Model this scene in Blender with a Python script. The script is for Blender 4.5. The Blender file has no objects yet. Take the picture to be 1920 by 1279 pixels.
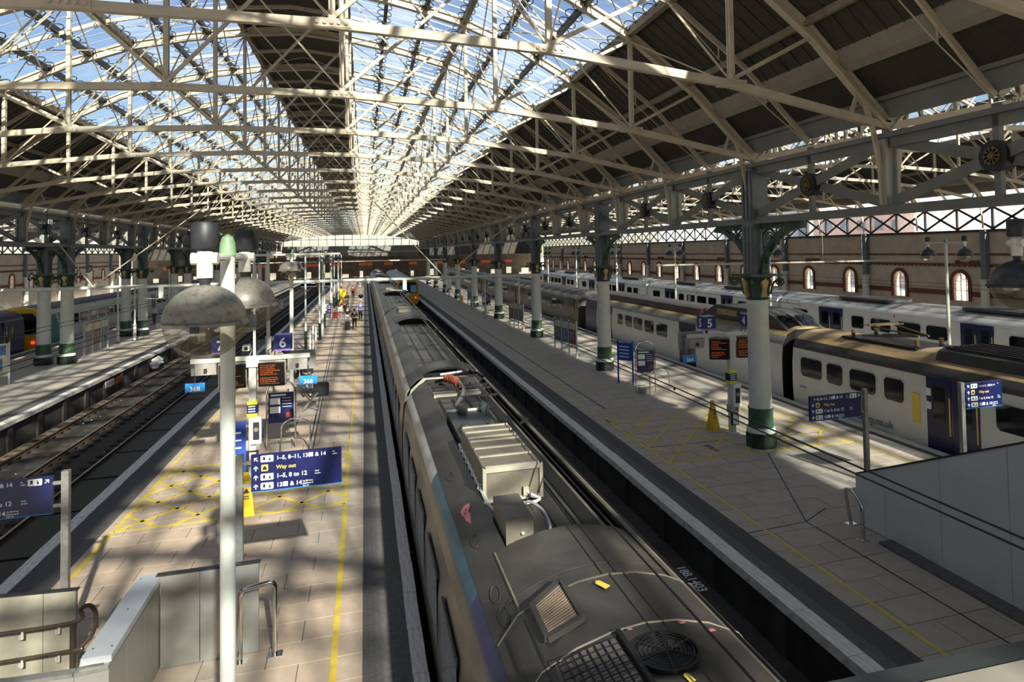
import bpy, math, random
from mathutils import Vector, Matrix
random.seed(11)
S = bpy.context.scene
COL = S.collection
PI = math.pi
# ------------------------------------------------------------------ camera
yaw, pitch, roll = (math.radians(a) for a in (16.49, 2.0, 1.05))
fw = Vector((math.sin(yaw)*math.cos(pitch), math.cos(yaw)*math.cos(pitch), math.sin(pitch)))
rt = Vector((math.cos(yaw), -math.sin(yaw), 0.0)); up = rt.cross(fw)
r2 = rt*math.cos(roll) - up*math.sin(roll); u2 = up*math.cos(roll) + rt*math.sin(roll)
cd = bpy.data.cameras.new('camera'); cam = bpy.data.objects.new('camera', cd); COL.objects.link(cam)
cam.matrix_world = Matrix(((r2.x, u2.x, -fw.x, 0.0), (r2.y, u2.y, -fw.y, 0.0), (r2.z, u2.z, -fw.z, 6.1), (0, 0, 0, 1)))
cd.sensor_fit = 'HORIZONTAL'; cd.sensor_width = 36.0; cd.lens = 1240.0/1920.0*36.0
cd.shift_x = -(1050.0-960.0)/1920.0; cd.shift_y = -(639.5-425.0)/1920.0
cd.clip_start = 0.05; cd.clip_end = 1200
S.camera = cam
# ------------------------------------------------------------------ world, sun, exposure
SUN = Vector((0.1756, -0.848, 0.5)).normalized()
W = bpy.data.worlds.new('sky'); S.world = W; W.use_nodes = True
nt = W.node_tree; nt.nodes.clear()
wo = nt.nodes.new('ShaderNodeOutputWorld'); bg = nt.nodes.new('ShaderNodeBackground')
sky = nt.nodes.new('ShaderNodeTexSky'); sky.sky_type = 'NISHITA'; sky.sun_disc = False
sky.sun_elevation = math.radians(30); sky.sun_rotation = math.radians(168.3); sky.air_density = 1.0; sky.dust_density = 0.6; sky.ozone_density = 1.6
tc = nt.nodes.new('ShaderNodeTexCoord'); mp = nt.nodes.new('ShaderNodeMapping'); mp.inputs['Scale'].default_value = (1.4, 1.4, 5.0)
cn = nt.nodes.new('ShaderNodeTexNoise'); cn.inputs['Scale'].default_value = 2.2; cn.inputs['Detail'].default_value = 7; cn.inputs['Roughness'].default_value = 0.6
cr = nt.nodes.new('ShaderNodeValToRGB'); cr.color_ramp.elements[0].position = 0.50; cr.color_ramp.elements[1].position = 0.78
cr.color_ramp.elements[1].color = (0.75, 0.75, 0.75, 1)
mx = nt.nodes.new('ShaderNodeMixRGB'); mx.inputs['Color2'].default_value = (7.5, 7.9, 8.6, 1)
L = nt.links.new
L(tc.outputs['Generated'], mp.inputs['Vector']); L(mp.outputs['Vector'], cn.inputs['Vector']); L(cn.outputs['Fac'], cr.inputs['Fac'])
L(cr.outputs['Color'], mx.inputs['Fac']); L(sky.outputs['Color'], mx.inputs['Color1']); L(mx.outputs['Color'], bg.inputs['Color']); L(bg.outputs['Background'], wo.inputs['Surface'])
bg.inputs['Strength'].default_value = 0.138
sd = bpy.data.lights.new('sun', 'SUN'); sd.energy = 14.0; sd.color = (1.0, 0.88, 0.70); sd.angle = math.radians(0.9)
so = bpy.data.objects.new('sun', sd); COL.objects.link(so); so.rotation_euler = (-SUN).to_track_quat('-Z', 'Y').to_euler(); so.location = (20, -90, 60)
vs = S.view_settings; vs.view_transform = 'Standard'; vs.look = 'None'; vs.exposure = 0.12; vs.gamma = 1.0; vs.use_curve_mapping = False
# ------------------------------------------------------------------ materials
MT = {}
def mat(name, col, rough=0.6, metal=0.0, var=0.18, scale=6.0, bump=0.0, col2=None, emit=0.0, spec=0.5, coord='Object', lo=0.35, hi=0.7, stretch=None, rand=0.0):
    m = bpy.data.materials.new(name); m.use_nodes = True; n = m.node_tree; b = n.nodes['Principled BSDF']
    b.inputs['Roughness'].default_value = rough; b.inputs['Metallic'].default_value = metal; b.inputs['Specular IOR Level'].default_value = spec
    t = n.nodes.new('ShaderNodeTexCoord'); src = t.outputs[coord]
    if stretch:
        q = n.nodes.new('ShaderNodeMapping'); q.inputs['Scale'].default_value = stretch; n.links.new(src, q.inputs['Vector']); src = q.outputs['Vector']
    z = n.nodes.new('ShaderNodeTexNoise'); z.inputs['Scale'].default_value = scale; z.inputs['Detail'].default_value = 6; z.inputs['Roughness'].default_value = 0.62
    n.links.new(src, z.inputs['Vector'])
    r = n.nodes.new('ShaderNodeValToRGB'); r.color_ramp.elements[0].position = lo; r.color_ramp.elements[1].position = hi
    c2 = col2 if col2 else tuple(min(1, c*(1+var)) for c in col)
    c1 = col if col2 else tuple(c*(1-var) for c in col)
    r.color_ramp.elements[0].color = (*c1, 1); r.color_ramp.elements[1].color = (*c2, 1)
    n.links.new(z.outputs['Fac'], r.inputs['Fac']); out = r.outputs['Color']
    if rand:
        oi = n.nodes.new('ShaderNodeObjectInfo'); mr = n.nodes.new('ShaderNodeMapRange'); mr.inputs['To Min'].default_value = 1-rand; mr.inputs['To Max'].default_value = 1+rand
        n.links.new(oi.outputs['Random'], mr.inputs['Value']); hs = n.nodes.new('ShaderNodeHueSaturation'); n.links.new(mr.outputs['Result'], hs.inputs['Value']); n.links.new(out, hs.inputs['Color']); out = hs.outputs['Color']
    n.links.new(out, b.inputs['Base Color'])
    if bump:
        bp = n.nodes.new('ShaderNodeBump'); bp.inputs['Strength'].default_value = bump; bp.inputs['Distance'].default_value = 0.02
        n.links.new(z.outputs['Fac'], bp.inputs['Height']); n.links.new(bp.outputs['Normal'], b.inputs['Normal'])
    if emit:
        n.links.new(out, b.inputs['Emission Color']); b.inputs['Emission Strength'].default_value = emit
    MT[name] = m; return m
def sheer(name, tint, diff, dw, gw, rough=0.05):
    """clear sheet: transparent + a little white scatter + a little gloss, so sun and sky pass through"""
    m = bpy.data.materials.new(name); m.use_nodes = True; n = m.node_tree; n.nodes.clear(); l = n.links.new
    o = n.nodes.new('ShaderNodeOutputMaterial'); tr = n.nodes.new('ShaderNodeBsdfTransparent'); tr.inputs['Color'].default_value = (*tint, 1)
    tl = n.nodes.new('ShaderNodeBsdfTranslucent'); tl.inputs['Color'].default_value = (*diff, 1)
    gl = n.nodes.new('ShaderNodeBsdfGlossy'); gl.inputs['Roughness'].default_value = rough
    t = n.nodes.new('ShaderNodeTexCoord'); z = n.nodes.new('ShaderNodeTexNoise'); z.inputs['Scale'].default_value = 1.3; z.inputs['Detail'].default_value = 5
    mp = n.nodes.new('ShaderNodeMapping'); mp.inputs['Scale'].default_value = (0.6, 2.2, 1)
    l(t.outputs['Object'], mp.inputs['Vector']); l(mp.outputs['Vector'], z.inputs['Vector'])
    mr = n.nodes.new('ShaderNodeMapRange'); mr.inputs['From Min'].default_value = 0.3; mr.inputs['From Max'].default_value = 0.75; mr.inputs['To Min'].default_value = dw*0.3; mr.inputs['To Max'].default_value = dw*1.7
    l(z.outputs['Fac'], mr.inputs['Value'])
    a = n.nodes.new('ShaderNodeMixShader'); l(mr.outputs['Result'], a.inputs['Fac']); l(tr.outputs[0], a.inputs[1]); l(tl.outputs[0], a.inputs[2])
    b = n.nodes.new('ShaderNodeMixShader'); b.inputs['Fac'].default_value = gw; l(a.outputs[0], b.inputs[1]); l(gl.outputs[0], b.inputs[2]); l(b.outputs[0], o.inputs['Surface'])
    MT[name] = m; return m
mat('cream_iron', (0.54, 0.47, 0.34), 0.55, 0, 0.1, 3.0, 0.05, col2=(0.39, 0.33, 0.235), hi=0.85)
mat('grey_iron', (0.155, 0.16, 0.15), 0.55, 0, 0.2, 2.0, 0.05, col2=(0.205, 0.21, 0.195))
mat('blue_iron', (0.135, 0.16, 0.165), 0.5, 0, 0.2, 2.0, 0.03)
mat('rosette_gold', (0.16, 0.115, 0.045), 0.5, 0.3, 0.3, 9)
mat('band_green', (0.045, 0.11, 0.06), 0.45, 0, 0.3, 5)
mat('car_bronze', (0.115, 0.105, 0.09), 0.35, 0.2, 0.12, 1.2)
mat('girder_post', (0.34, 0.34, 0.30), 0.55, 0, 0.1, 3)
mat('green_iron', (0.026, 0.062, 0.040), 0.45, 0, 0.35, 5)
mat('dark_green', (0.012, 0.026, 0.016), 0.4, 0, 0.5, 6)
mat('column_white', (0.66, 0.66, 0.57), 0.5, 0, 0.08, 3, 0.03)
mat('gold_leaf', (0.48, 0.34, 0.12), 0.5, 0, 0.25, 9)
mat('black_purlin', (0.015, 0.015, 0.016), 0.5, 0, 0.3, 6)
mat('brown_purlin', (0.22, 0.18, 0.13), 0.6, 0, 0.2, 4)
mat('roof_board', (0.050, 0.043, 0.034), 0.8, 0, 0.25, 2.5, 0.4, stretch=(0.4, 9, 0.4))
mat('gutter_beige', (0.26, 0.235, 0.19), 0.6, 0, 0.12, 2)
mat('fascia_grey', (0.18, 0.178, 0.165), 0.7, 0, 0.12, 1.2)
mat('glazing_bar', (0.22, 0.24, 0.26), 0.4, 0.2, 0.1, 4)
sheer('roof_glass', (0.86, 0.90, 0.95), (0.78, 0.86, 0.96), 0.022, 0.02)
sheer('roof_glass_frosted', (0.80, 0.87, 0.95), (0.82, 0.90, 1.0), 0.13, 0.02)
sheer('gable_glass', (0.99, 0.99, 1.0), (0.9, 0.95, 1.0), 0.05, 0.01)
sheer('globe_clear', (0.80, 0.79, 0.72), (0.5, 0.47, 0.38), 0.22, 0.12)
mat('dome_grey', (0.10, 0.093, 0.078), 0.35, 0, 0.2, 22, 0.05, col2=(0.22, 0.205, 0.17), lo=0.3, hi=0.52)
mat('dome_black', (0.03, 0.032, 0.035), 0.35, 0, 0.3, 12)
mat('lamp_black', (0.022, 0.024, 0.027), 0.5, 0, 0.3, 12)
mat('lamp_green', (0.24, 0.40, 0.22), 0.45, 0, 0.15, 10)
mat('post_white', (0.62, 0.62, 0.54), 0.4, 0, 0.07, 5, 0.02)
mat('paving', (0.45, 0.35, 0.26), 0.75, 0, 0.12, 3.5, 0.15, col2=(0.53, 0.425, 0.325), rand=0.07)
mat('paving_grey', (0.41, 0.36, 0.29), 0.72, 0, 0.12, 3.0, 0.12, col2=(0.48, 0.425, 0.345), rand=0.05)
mat('paving_joint', (0.16, 0.14, 0.12), 0.9)
mat('tarmac', (0.12, 0.115, 0.107), 0.85, 0, 0.2, 9, 0.2)
mat('tarmac_dark', (0.075, 0.074, 0.073), 0.8, 0, 0.2, 14, 0.3)
mat('tactile', (0.10, 0.097, 0.092), 0.8, 0, 0.15, 12, 0.2)
mat('coping', (0.80, 0.77, 0.70), 0.8, 0, 0.2, 5, 0.3, col2=(0.42, 0.40, 0.36), lo=0.42, hi=0.75, stretch=(4, 0.7, 1))
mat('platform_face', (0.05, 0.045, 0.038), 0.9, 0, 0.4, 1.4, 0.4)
mat('yellow_paint', (0.70, 0.53, 0.055), 0.7, 0, 0.2, 4.5, 0, col2=(0.42, 0.34, 0.13), lo=0.45, hi=0.8)
mat('yellow_worn', (0.66, 0.50, 0.06), 0.7, 0, 0.2, 4.5, 0, col2=(0.47, 0.38, 0.14), lo=0.4, hi=0.7)
mat('drain_blue', (0.05, 0.055, 0.09), 0.6, 0, 0.3, 10)
mat('ballast', (0.034, 0.030, 0.026), 0.95, 0, 0.4, 14, 1.0, col2=(0.13, 0.10, 0.075), lo=0.4, hi=0.75)
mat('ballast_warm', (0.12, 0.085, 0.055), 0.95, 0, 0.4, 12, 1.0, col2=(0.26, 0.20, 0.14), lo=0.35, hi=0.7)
mat('sleeper', (0.030, 0.026, 0.022), 0.9, 0, 0.4, 5, 0.3)
mat('rail_rust', (0.10, 0.055, 0.03), 0.7, 0.3, 0.3, 8)
mat('rail_top', (0.45, 0.42, 0.38), 0.3, 0.9, 0.1, 8)
mat('white_litter', (0.75, 0.74, 0.70), 0.7, 0, 0.1, 8)
mat('brick_wall', (0.60, 0.49, 0.36), 0.85, 0, 0.2, 1.1, 0.2, col2=(0.45, 0.36, 0.26))
mat('brick_red', (0.17, 0.055, 0.035), 0.85, 0, 0.25, 3, 0.2)
mat('stone_pale', (0.45, 0.40, 0.33), 0.8, 0, 0.12, 3)
mat('steel', (0.62, 0.62, 0.60), 0.14, 1.0, 0.05, 8)
mat('galv', (0.30, 0.30, 0.27), 0.45, 0.6, 0.15, 14)
mat('panel_grey', (0.62, 0.64, 0.61), 0.42, 0.1, 0.06, 0.8)
mat('panel_steel', (0.36, 0.35, 0.31), 0.30, 0.45, 0.06, 0.8)
mat('panel_cap', (0.62, 0.66, 0.68), 0.32, 0.55, 0.04, 2)
mat('dark_metal', (0.03, 0.03, 0.032), 0.5, 0.3, 0.2, 8)
mat('handrail_brown', (0.10, 0.075, 0.055), 0.35, 0.5, 0.15, 8)
mat('sign_navy', (0.010, 0.014, 0.085), 0.35, 0, 0.1, 4)
mat('box_blue', (0.022, 0.035, 0.20), 0.35, 0, 0.1, 4)
mat('tag_blue', (0.02, 0.25, 0.62), 0.4, 0, 0.08, 4)
mat('panel_blue', (0.03, 0.08, 0.42), 0.4, 0, 0.08, 4)
mat('print_white', (0.86, 0.87, 0.88), 0.5, 0, 0.02, 4)
mat('print_yellow', (0.85, 0.62, 0.10), 0.5, 0, 0.04, 4)
mat('print_dark', (0.02, 0.022, 0.03), 0.5, 0, 0.1, 4)
mat('violet_edge', (0.42, 0.22, 0.72), 0.4, 0, 0.05, 4)
mat('screen_black', (0.010, 0.008, 0.007), 0.25, 0, 0.1, 4)
mat('screen_orange', (0.50, 0.09, 0.015), 0.5, 0, 0.05, 4, emit=0.5)
mat('wet_yellow', (0.80, 0.55, 0.015), 0.4, 0, 0.08, 6)
mat('lime_yellow', (0.72, 0.74, 0.05), 0.4, 0, 0.06, 6)
mat('speaker_grey', (0.36, 0.34, 0.30), 0.5, 0, 0.1, 8)
mat('train_roof', (0.034, 0.032, 0.029), 0.42, 0.1, 0.35, 1.6, 0.06, col2=(0.062, 0.058, 0.050), stretch=(1, 0.35, 1))
mat('train_roof_flat', (0.040, 0.038, 0.034), 0.45, 0.1, 0.3, 2.0, 0.06, col2=(0.075, 0.069, 0.058))
mat('train_black', (0.008, 0.008, 0.008), 0.5, 0, 0.3, 5)
mat('train_grey_side', (0.10, 0.092, 0.082), 0.28, 0.2, 0.25, 2.0, 0.0, col2=(0.19, 0.165, 0.135))
mat('train_white_rail', (0.56, 0.56, 0.52), 0.35, 0, 0.15, 2.5)
mat('train_teal', (0.035, 0.125, 0.19), 0.35, 0, 0.25, 3)
mat('train_indigo', (0.035, 0.04, 0.13), 0.35, 0, 0.25, 3)
mat('hvac_tan', (0.165, 0.148, 0.112), 0.6, 0.1, 0.15, 5)
mat('hvac_light', (0.36, 0.335, 0.26), 0.55, 0.1, 0.1, 5)
mat('hose_white', (0.62, 0.62, 0.60), 0.4, 0, 0.08, 9)
mat('grille_brown', (0.22, 0.17, 0.125), 0.7, 0.2, 0.15, 9)
mat('pink_paint', (0.75, 0.22, 0.24), 0.6, 0, 0.1, 8)
mat('orange_red', (0.33, 0.07, 0.035), 0.5, 0, 0.2, 8)
mat('gasket_green', (0.045, 0.055, 0.055), 0.5, 0.2, 0.2, 6)
mat('car_white', (0.72, 0.72, 0.68), 0.3, 0, 0.06, 1.2)
mat('car_silver', (0.36, 0.34, 0.31), 0.35, 0.2, 0.1, 1.2)
mat('car_blue', (0.010, 0.013, 0.075), 0.3, 0, 0.1, 2)
mat('car_glass', (0.008, 0.009, 0.010), 0.06, 0, 0.2, 2)
mat('car_tan', (0.42, 0.29, 0.13), 0.7, 0, 0.2, 2.0, col2=(0.30, 0.22, 0.12))
mat('car_roof_dark', (0.055, 0.053, 0.052), 0.6, 0, 0.25, 2)
mat('car_roof_silver', (0.30, 0.29, 0.27), 0.5, 0.1, 0.2, 2)
mat('car_maroon', (0.045, 0.020, 0.026), 0.35, 0, 0.15, 2)
mat('car_yellow', (0.75, 0.44, 0.01), 0.4, 0, 0.1, 3)
mat('cab_cyan', (0.20, 0.62, 0.75), 0.15, 0, 0.3, 2.5)
mat('red_lamp', (0.9, 0.03, 0.02), 0.4, 0, 0.05, 4, emit=2.5)
mat('teal_print', (0.05, 0.30, 0.30), 0.5, 0, 0.2, 3)
mat('poster_red', (0.36, 0.05, 0.04), 0.5, 0, 0.3, 3)
mat('poster_grey', (0.24, 0.24, 0.23), 0.5, 0, 0.4, 4)
mat('poster_green', (0.07, 0.20, 0.10), 0.5, 0, 0.4, 4)
mat('poster_cream', (0.68, 0.63, 0.42), 0.5, 0, 0.25, 4)
mat('poster_blue', (0.10, 0.22, 0.45), 0.5, 0, 0.4, 4)
mat('skin', (0.55, 0.33, 0.23), 0.6, 0, 0.05, 9)
mat('hair_dark', (0.02, 0.015, 0.012), 0.6, 0, 0.2, 30)
mat('hair_fair', (0.30, 0.20, 0.10), 0.6, 0, 0.2, 30)
mat('cloth_black', (0.015, 0.014, 0.015), 0.85, 0, 0.2, 20)
mat('cloth_grey', (0.10, 0.10, 0.11), 0.85, 0, 0.15, 20)
mat('cloth_blue', (0.07, 0.11, 0.38), 0.85, 0, 0.15, 20)
mat('cloth_white', (0.70, 0.68, 0.64), 0.85, 0, 0.06, 20)
mat('cloth_red', (0.35, 0.03, 0.035), 0.85, 0, 0.15, 20)
mat('cloth_hiviz', (0.85, 0.25, 0.02), 0.8, 0, 0.1, 20)
mat('cloth_brown', (0.10, 0.06, 0.045), 0.85, 0, 0.15, 20)
mat('case_black', (0.012, 0.012, 0.014), 0.45, 0, 0.2, 10)
mat('wire_dark', (0.012, 0.012, 0.013), 0.5, 0.3, 0.1, 8)
mat('town_brick', (0.80, 0.62, 0.56), 0.85, 0, 0.12, 0.4)
mat('town_glass', (0.28, 0.38, 0.46), 0.2, 0, 0.2, 0.5)
mat('pale_ground', (0.80, 0.78, 0.74), 0.9, 0, 0.1, 0.3)
mat('town_grey', (0.62, 0.66, 0.72), 0.6, 0, 0.1, 0.4)
mat('far_shop', (0.16, 0.13, 0.10), 0.7, 0, 0.35, 0.8)
mat('shop_light', (1.0, 0.86, 0.62), 0.6, 0, 0.1, 1.0, emit=0.7)
mat('shop_sign', (0.62, 0.12, 0.05), 0.6, 0, 0.1, 2, emit=0.12)
# ------------------------------------------------------------------ mesh builder
class MB:
    def __init__(s): s.v = []; s.f = []; s.m = []; s.mi = 0
    def add(s, vs_, fs):
        o = len(s.v); s.v += [tuple(p) for p in vs_]; s.f += [tuple(i+o for i in q) for q in fs]; s.m += [s.mi]*len(fs); return s
    def box(s, x0, x1, y0, y1, z0, z1):
        return s.add([(x0,y0,z0),(x1,y0,z0),(x1,y1,z0),(x0,y1,z0),(x0,y0,z1),(x1,y0,z1),(x1,y1,z1),(x0,y1,z1)],
            [(0,3,2,1),(4,5,6,7),(0,1,5,4),(1,2,6,5),(2,3,7,6),(3,0,4,7)])
    def bar(s, p, q, w, h, upv=(0,0,1)):
        p = Vector(p); q = Vector(q); d = (q-p).normalized(); u = Vector(upv)
        if abs(d.dot(u)) > 0.98: u = Vector((0,1,0)) if abs(d.y) < 0.9 else Vector((1,0,0))
        r = d.cross(u).normalized(); u = r.cross(d); r = r*(w/2); u = u*(h/2)
        return s.add([p-r-u,p+r-u,p+r+u,p-r+u,q-r-u,q+r-u,q+r+u,q-r+u],[(0,1,2,3),(7,6,5,4),(0,4,5,1),(1,5,6,2),(2,6,7,3),(3,7,4,0)])
    def tube(s, p, q, r, n=10, rb=None, caps=True):
        p = Vector(p); q = Vector(q); rb = r if rb is None else rb; d = (q-p).normalized()
        a = d.orthogonal().normalized(); b = d.cross(a); vs_ = []
        for c, k in ((p, r), (q, rb)):
            for i in range(n):
                t = 2*PI*i/n; vs_.append(c + (a*math.cos(t)+b*math.sin(t))*k)
        fs = [(i, (i+1) % n, n+(i+1) % n, n+i) for i in range(n)]
        if caps: fs += [tuple(range(n-1, -1, -1)), tuple(range(n, 2*n))]
        return s.add(vs_, fs)
    def lathe(s, prof, n=24, c=(0,0,0), ph=0.0):
        """prof: (radius, z) from bottom to top about a vertical axis"""
        vs_ = []; fs = []
        for r, z in prof:
            for i in range(n):
                t = 2*PI*(i+ph)/n; vs_.append((c[0]+r*math.cos(t), c[1]+r*math.sin(t), c[2]+z))
        for k in range(len(prof)-1):
            for i in range(n): fs.append((k*n+i, k*n+(i+1) % n, (k+1)*n+(i+1) % n, (k+1)*n+i))
        if prof[0][0] > 1e-4: fs.append(tuple(range(n-1, -1, -1)))
        if prof[-1][0] > 1e-4: fs.append(tuple(range((len(prof)-1)*n, len(prof)*n)))
        return s.add(vs_, fs)
    def path(s, pts, r, n=6, closed=False):
        pts = [Vector(p) for p in pts]; N = len(pts); vs_ = []; fs = []; a = None
        for i, p in enumerate(pts):
            d = (pts[(i+1) % N]-pts[i-1]) if closed else (pts[min(i+1, N-1)]-pts[max(i-1, 0)])
            d.normalize()
            a = d.orthogonal().normalized() if a is None else (a - d*a.dot(d)).normalized()
            b = d.cross(a)
            for k in range(n):
                t = 2*PI*k/n; vs_.append(p+(a*math.cos(t)+b*math.sin(t))*r)
        for i in range(N if closed else N-1):
            j = (i+1) % N
            for k in range(n): fs.append((i*n+k, i*n+(k+1) % n, j*n+(k+1) % n, j*n+k))
        if not closed: fs += [tuple(range(n-1, -1, -1)), tuple(range((N-1)*n, N*n))]
        return s.add(vs_, fs)
    def hose(s, pts, r, n=8):
        P = [Vector(p) for p in pts]; P = [P[0]*2-P[1]]+P+[P[-1]*2-P[-2]]; out = []
        for i in range(1, len(P)-2):
            for k in range(5):
                t = k/5; out.append(0.5*((2*P[i])+(P[i+1]-P[i-1])*t+(2*P[i-1]-5*P[i]+4*P[i+1]-P[i+2])*t*t+(3*P[i]-P[i-1]-3*P[i+1]+P[i+2])*t**3))
        return s.path(out+[P[-2]], r, n)
    def ring(s, c, R, r, ax=2, n=18, k=5, sx=1.0):
        pts = []
        for i in range(n):
            t = 2*PI*i/n; q = [0, 0, 0]; q[(ax+1) % 3] = R*math.cos(t)*sx; q[(ax+2) % 3] = R*math.sin(t); pts.append((c[0]+q[0], c[1]+q[1], c[2]+q[2]))
        return s.path(pts, r, k, True)
    def prism(s, poly, ax, a, b):
        """extrude a 2-D polygon along axis ax; poly coordinates are the other two axes in xyz order"""
        n = len(poly); vs_ = []
        for c in (a, b):
            for p in poly:
                q = [p[0], p[1]]; q.insert(ax, c); vs_.append(tuple(q))
        fs = [(i, (i+1) % n, n+(i+1) % n, n+i) for i in range(n)] + [tuple(range(n-1, -1, -1)), tuple(range(n, 2*n))]
        return s.add(vs_, fs)
    def sheet(s, pts, y0, y1, th):
        """curved plate: polyline of (x,z) extruded along y, th thick upward"""
        n = len(pts); vs_ = []
        for y in (y0, y1):
            for dz in (0, th):
                for x, z in pts: vs_.append((x, y, z+dz))
        fs = []
        for i in range(n-1):
            fs += [(i, 2*n+i, 2*n+i+1, i+1), (n+i, n+i+1, 3*n+i+1, 3*n+i), (i, i+1, n+i+1, n+i), (2*n+i+1, 2*n+i, 3*n+i, 3*n+i+1)]
        fs += [(0, n, 3*n, 2*n), (n-1, 3*n-1, 4*n-1, 2*n-1)]
        return s.add(vs_, fs)
    def mesh(s, name, mats, smooth=False):
        me = bpy.data.meshes.new(name); me.from_pydata(s.v, [], s.f); ms = mats if isinstance(mats, (list, tuple)) else [mats]
        for m in ms: me.materials.append(MT[m])
        if len(ms) > 1: me.polygons.foreach_set('material_index', s.m)
        if smooth:
            me.polygons.foreach_set('use_smooth', [True]*len(me.polygons)); me.update(); me.set_sharp_from_angle(angle=math.radians(38))
        me.update(); return me
    def build(s, name, mats, parent=None, smooth=False, loc=None, rot=None):
        return put(name, s.mesh(name, mats, smooth), parent, loc, rot)
def put(name, me, parent=None, loc=None, rot=None):
    o = bpy.data.objects.new(name, me); COL.objects.link(o)
    if parent is not None: o.parent = parent
    if loc is not None: o.location = loc
    if rot is not None: o.rotation_euler = rot
    return o
def tag(o, label, cat, group=None, kind=None):
    o['label'] = label; o['category'] = cat
    if group: o['group'] = group
    if kind: o['kind'] = kind
    return o
def thing(name, label, cat, loc=(0,0,0), rz=0.0, group=None, kind=None):
    o = bpy.data.objects.new(name, None); COL.objects.link(o); o.location = loc; o.rotation_euler = (0, 0, rz); o.empty_display_size = 0.2
    return tag(o, label, cat, group, kind)
def dup(root, loc, label, rz=None, group=None):
    r = root.copy(); COL.objects.link(r); r.location = loc
    if rz is not None: r.rotation_euler = (0, 0, rz)
    r['label'] = label
    if group: r['group'] = group
    for ch in list(root.children):
        c = ch.copy(); COL.objects.link(c); c.parent = r
        for g in list(ch.children):
            d = g.copy(); COL.objects.link(d); d.parent = c
    return r
TXT = {}
def textmesh(body, size, m, align='LEFT', ext=0.002):
    k = (body, size, m, align)
    if k in TXT: return TXT[k]
    cu = bpy.data.curves.new('lettering', 'FONT'); cu.body = body; cu.size = size; cu.align_x = align; cu.extrude = ext; cu.resolution_u = 3; cu.offset = size*0.022
    o = bpy.data.objects.new('lettering', cu); COL.objects.link(o)
    dg = bpy.context.evaluated_depsgraph_get(); me = bpy.data.meshes.new_from_object(o.evaluated_get(dg)); me.materials.clear(); me.materials.append(MT[m])
    bpy.data.objects.remove(o); bpy.data.curves.remove(cu); TXT[k] = me; return me
def text(body, size, m, parent, loc, rot=(PI/2, 0, 0), align='LEFT', name='lettering'):
    return put(name, textmesh(body, size, m, align), parent, loc, rot)
ORD = ['first','second','third','fourth','fifth','sixth','seventh','eighth','ninth','tenth','eleventh','twelfth','thirteenth','fourteenth','fifteenth','sixteenth','seventeenth','eighteenth','nineteenth','twentieth',
       'twenty-first','twenty-second','twenty-third','twenty-fourth','twenty-fifth','twenty-sixth','twenty-seventh','twenty-eighth']
def lerp(P, t):
    for (a, b), (c, d) in zip(P, P[1:]):
        if t <= c: return b+(d-b)*(t-a)/(c-a)
    return P[-1][1]
# ------------------------------------------------------------------ roof
HS = 14.15; BAY = 5.5; Y0 = 12.4; KN = 25
RAFT = [(0,15.45),(2.02,15.25),(4.04,14.9),(6.06,14.4),(8.08,13.6),(10.1,12.5),(12.15,10.95),(14.15,8.95)]
CHD = [(0,10.25),(2.02,10.22),(6.06,10.03),(10.1,9.57),(14.15,8.8)]
NODE = [2.02, 6.06, 10.1]
zr = lambda t: lerp(RAFT, abs(t)); zc = lambda t: lerp(CHD, abs(t))
YK = lambda k: Y0+BAY*k
XC, XR, XL = -2.55, 25.75, -32.0
def chord_mb(mb):
    P = [(-HS, 8.8)]+[(-t, zc(t)) for t in reversed(NODE)]+[(t, zc(t)) for t in NODE]+[(HS, 8.8)]
    for (a, b), (c, d) in zip(P, P[1:]): mb.bar((a,0,b),(c,0,d),0.14,0.17)
    return mb
def rafter_mb(mb, sg):
    P = [(t, zr(t)) for t in (0,2.02,4.04,6.06,8.08,10.1,11.1,12.15,13.2,14.15)]
    for (a, b), (c, d) in zip(P, P[1:]):
        for w, h, dz in ((0.20, 0.05, 0.0), (0.06, 0.26, -0.13), (0.20, 0.05, -0.26)):
            mb.bar((sg*a,0,b+dz),(sg*c,0,d+dz), w, h)
    return mb
def post_mb(mb, t):
    z0, z1 = zc(t)+0.08, zr(t)-0.25
    mb.bar((t,-0.045,z0+0.12),(t,-0.045,z1),0.11,0.05,(0,1,0)); mb.bar((t,0.045,z0+0.12),(t,0.045,z1),0.11,0.05,(0,1,0)); mb.bar((t,0,z0+0.12),(t,0,z1),0.05,0.12,(0,1,0))
    mb.tube((t,0,z0),(t,0,z0+0.14),0.07,10); mb.bar((t-0.02,0,(z0+z1)/2),(t+0.02,0,(z0+z1)/2),0.14,0.05)
    return mb
PANEL = [(-10.1,-6.06),(-6.06,-2.02),(-2.02,2.02),(2.02,6.06),(6.06,10.1)]
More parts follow.
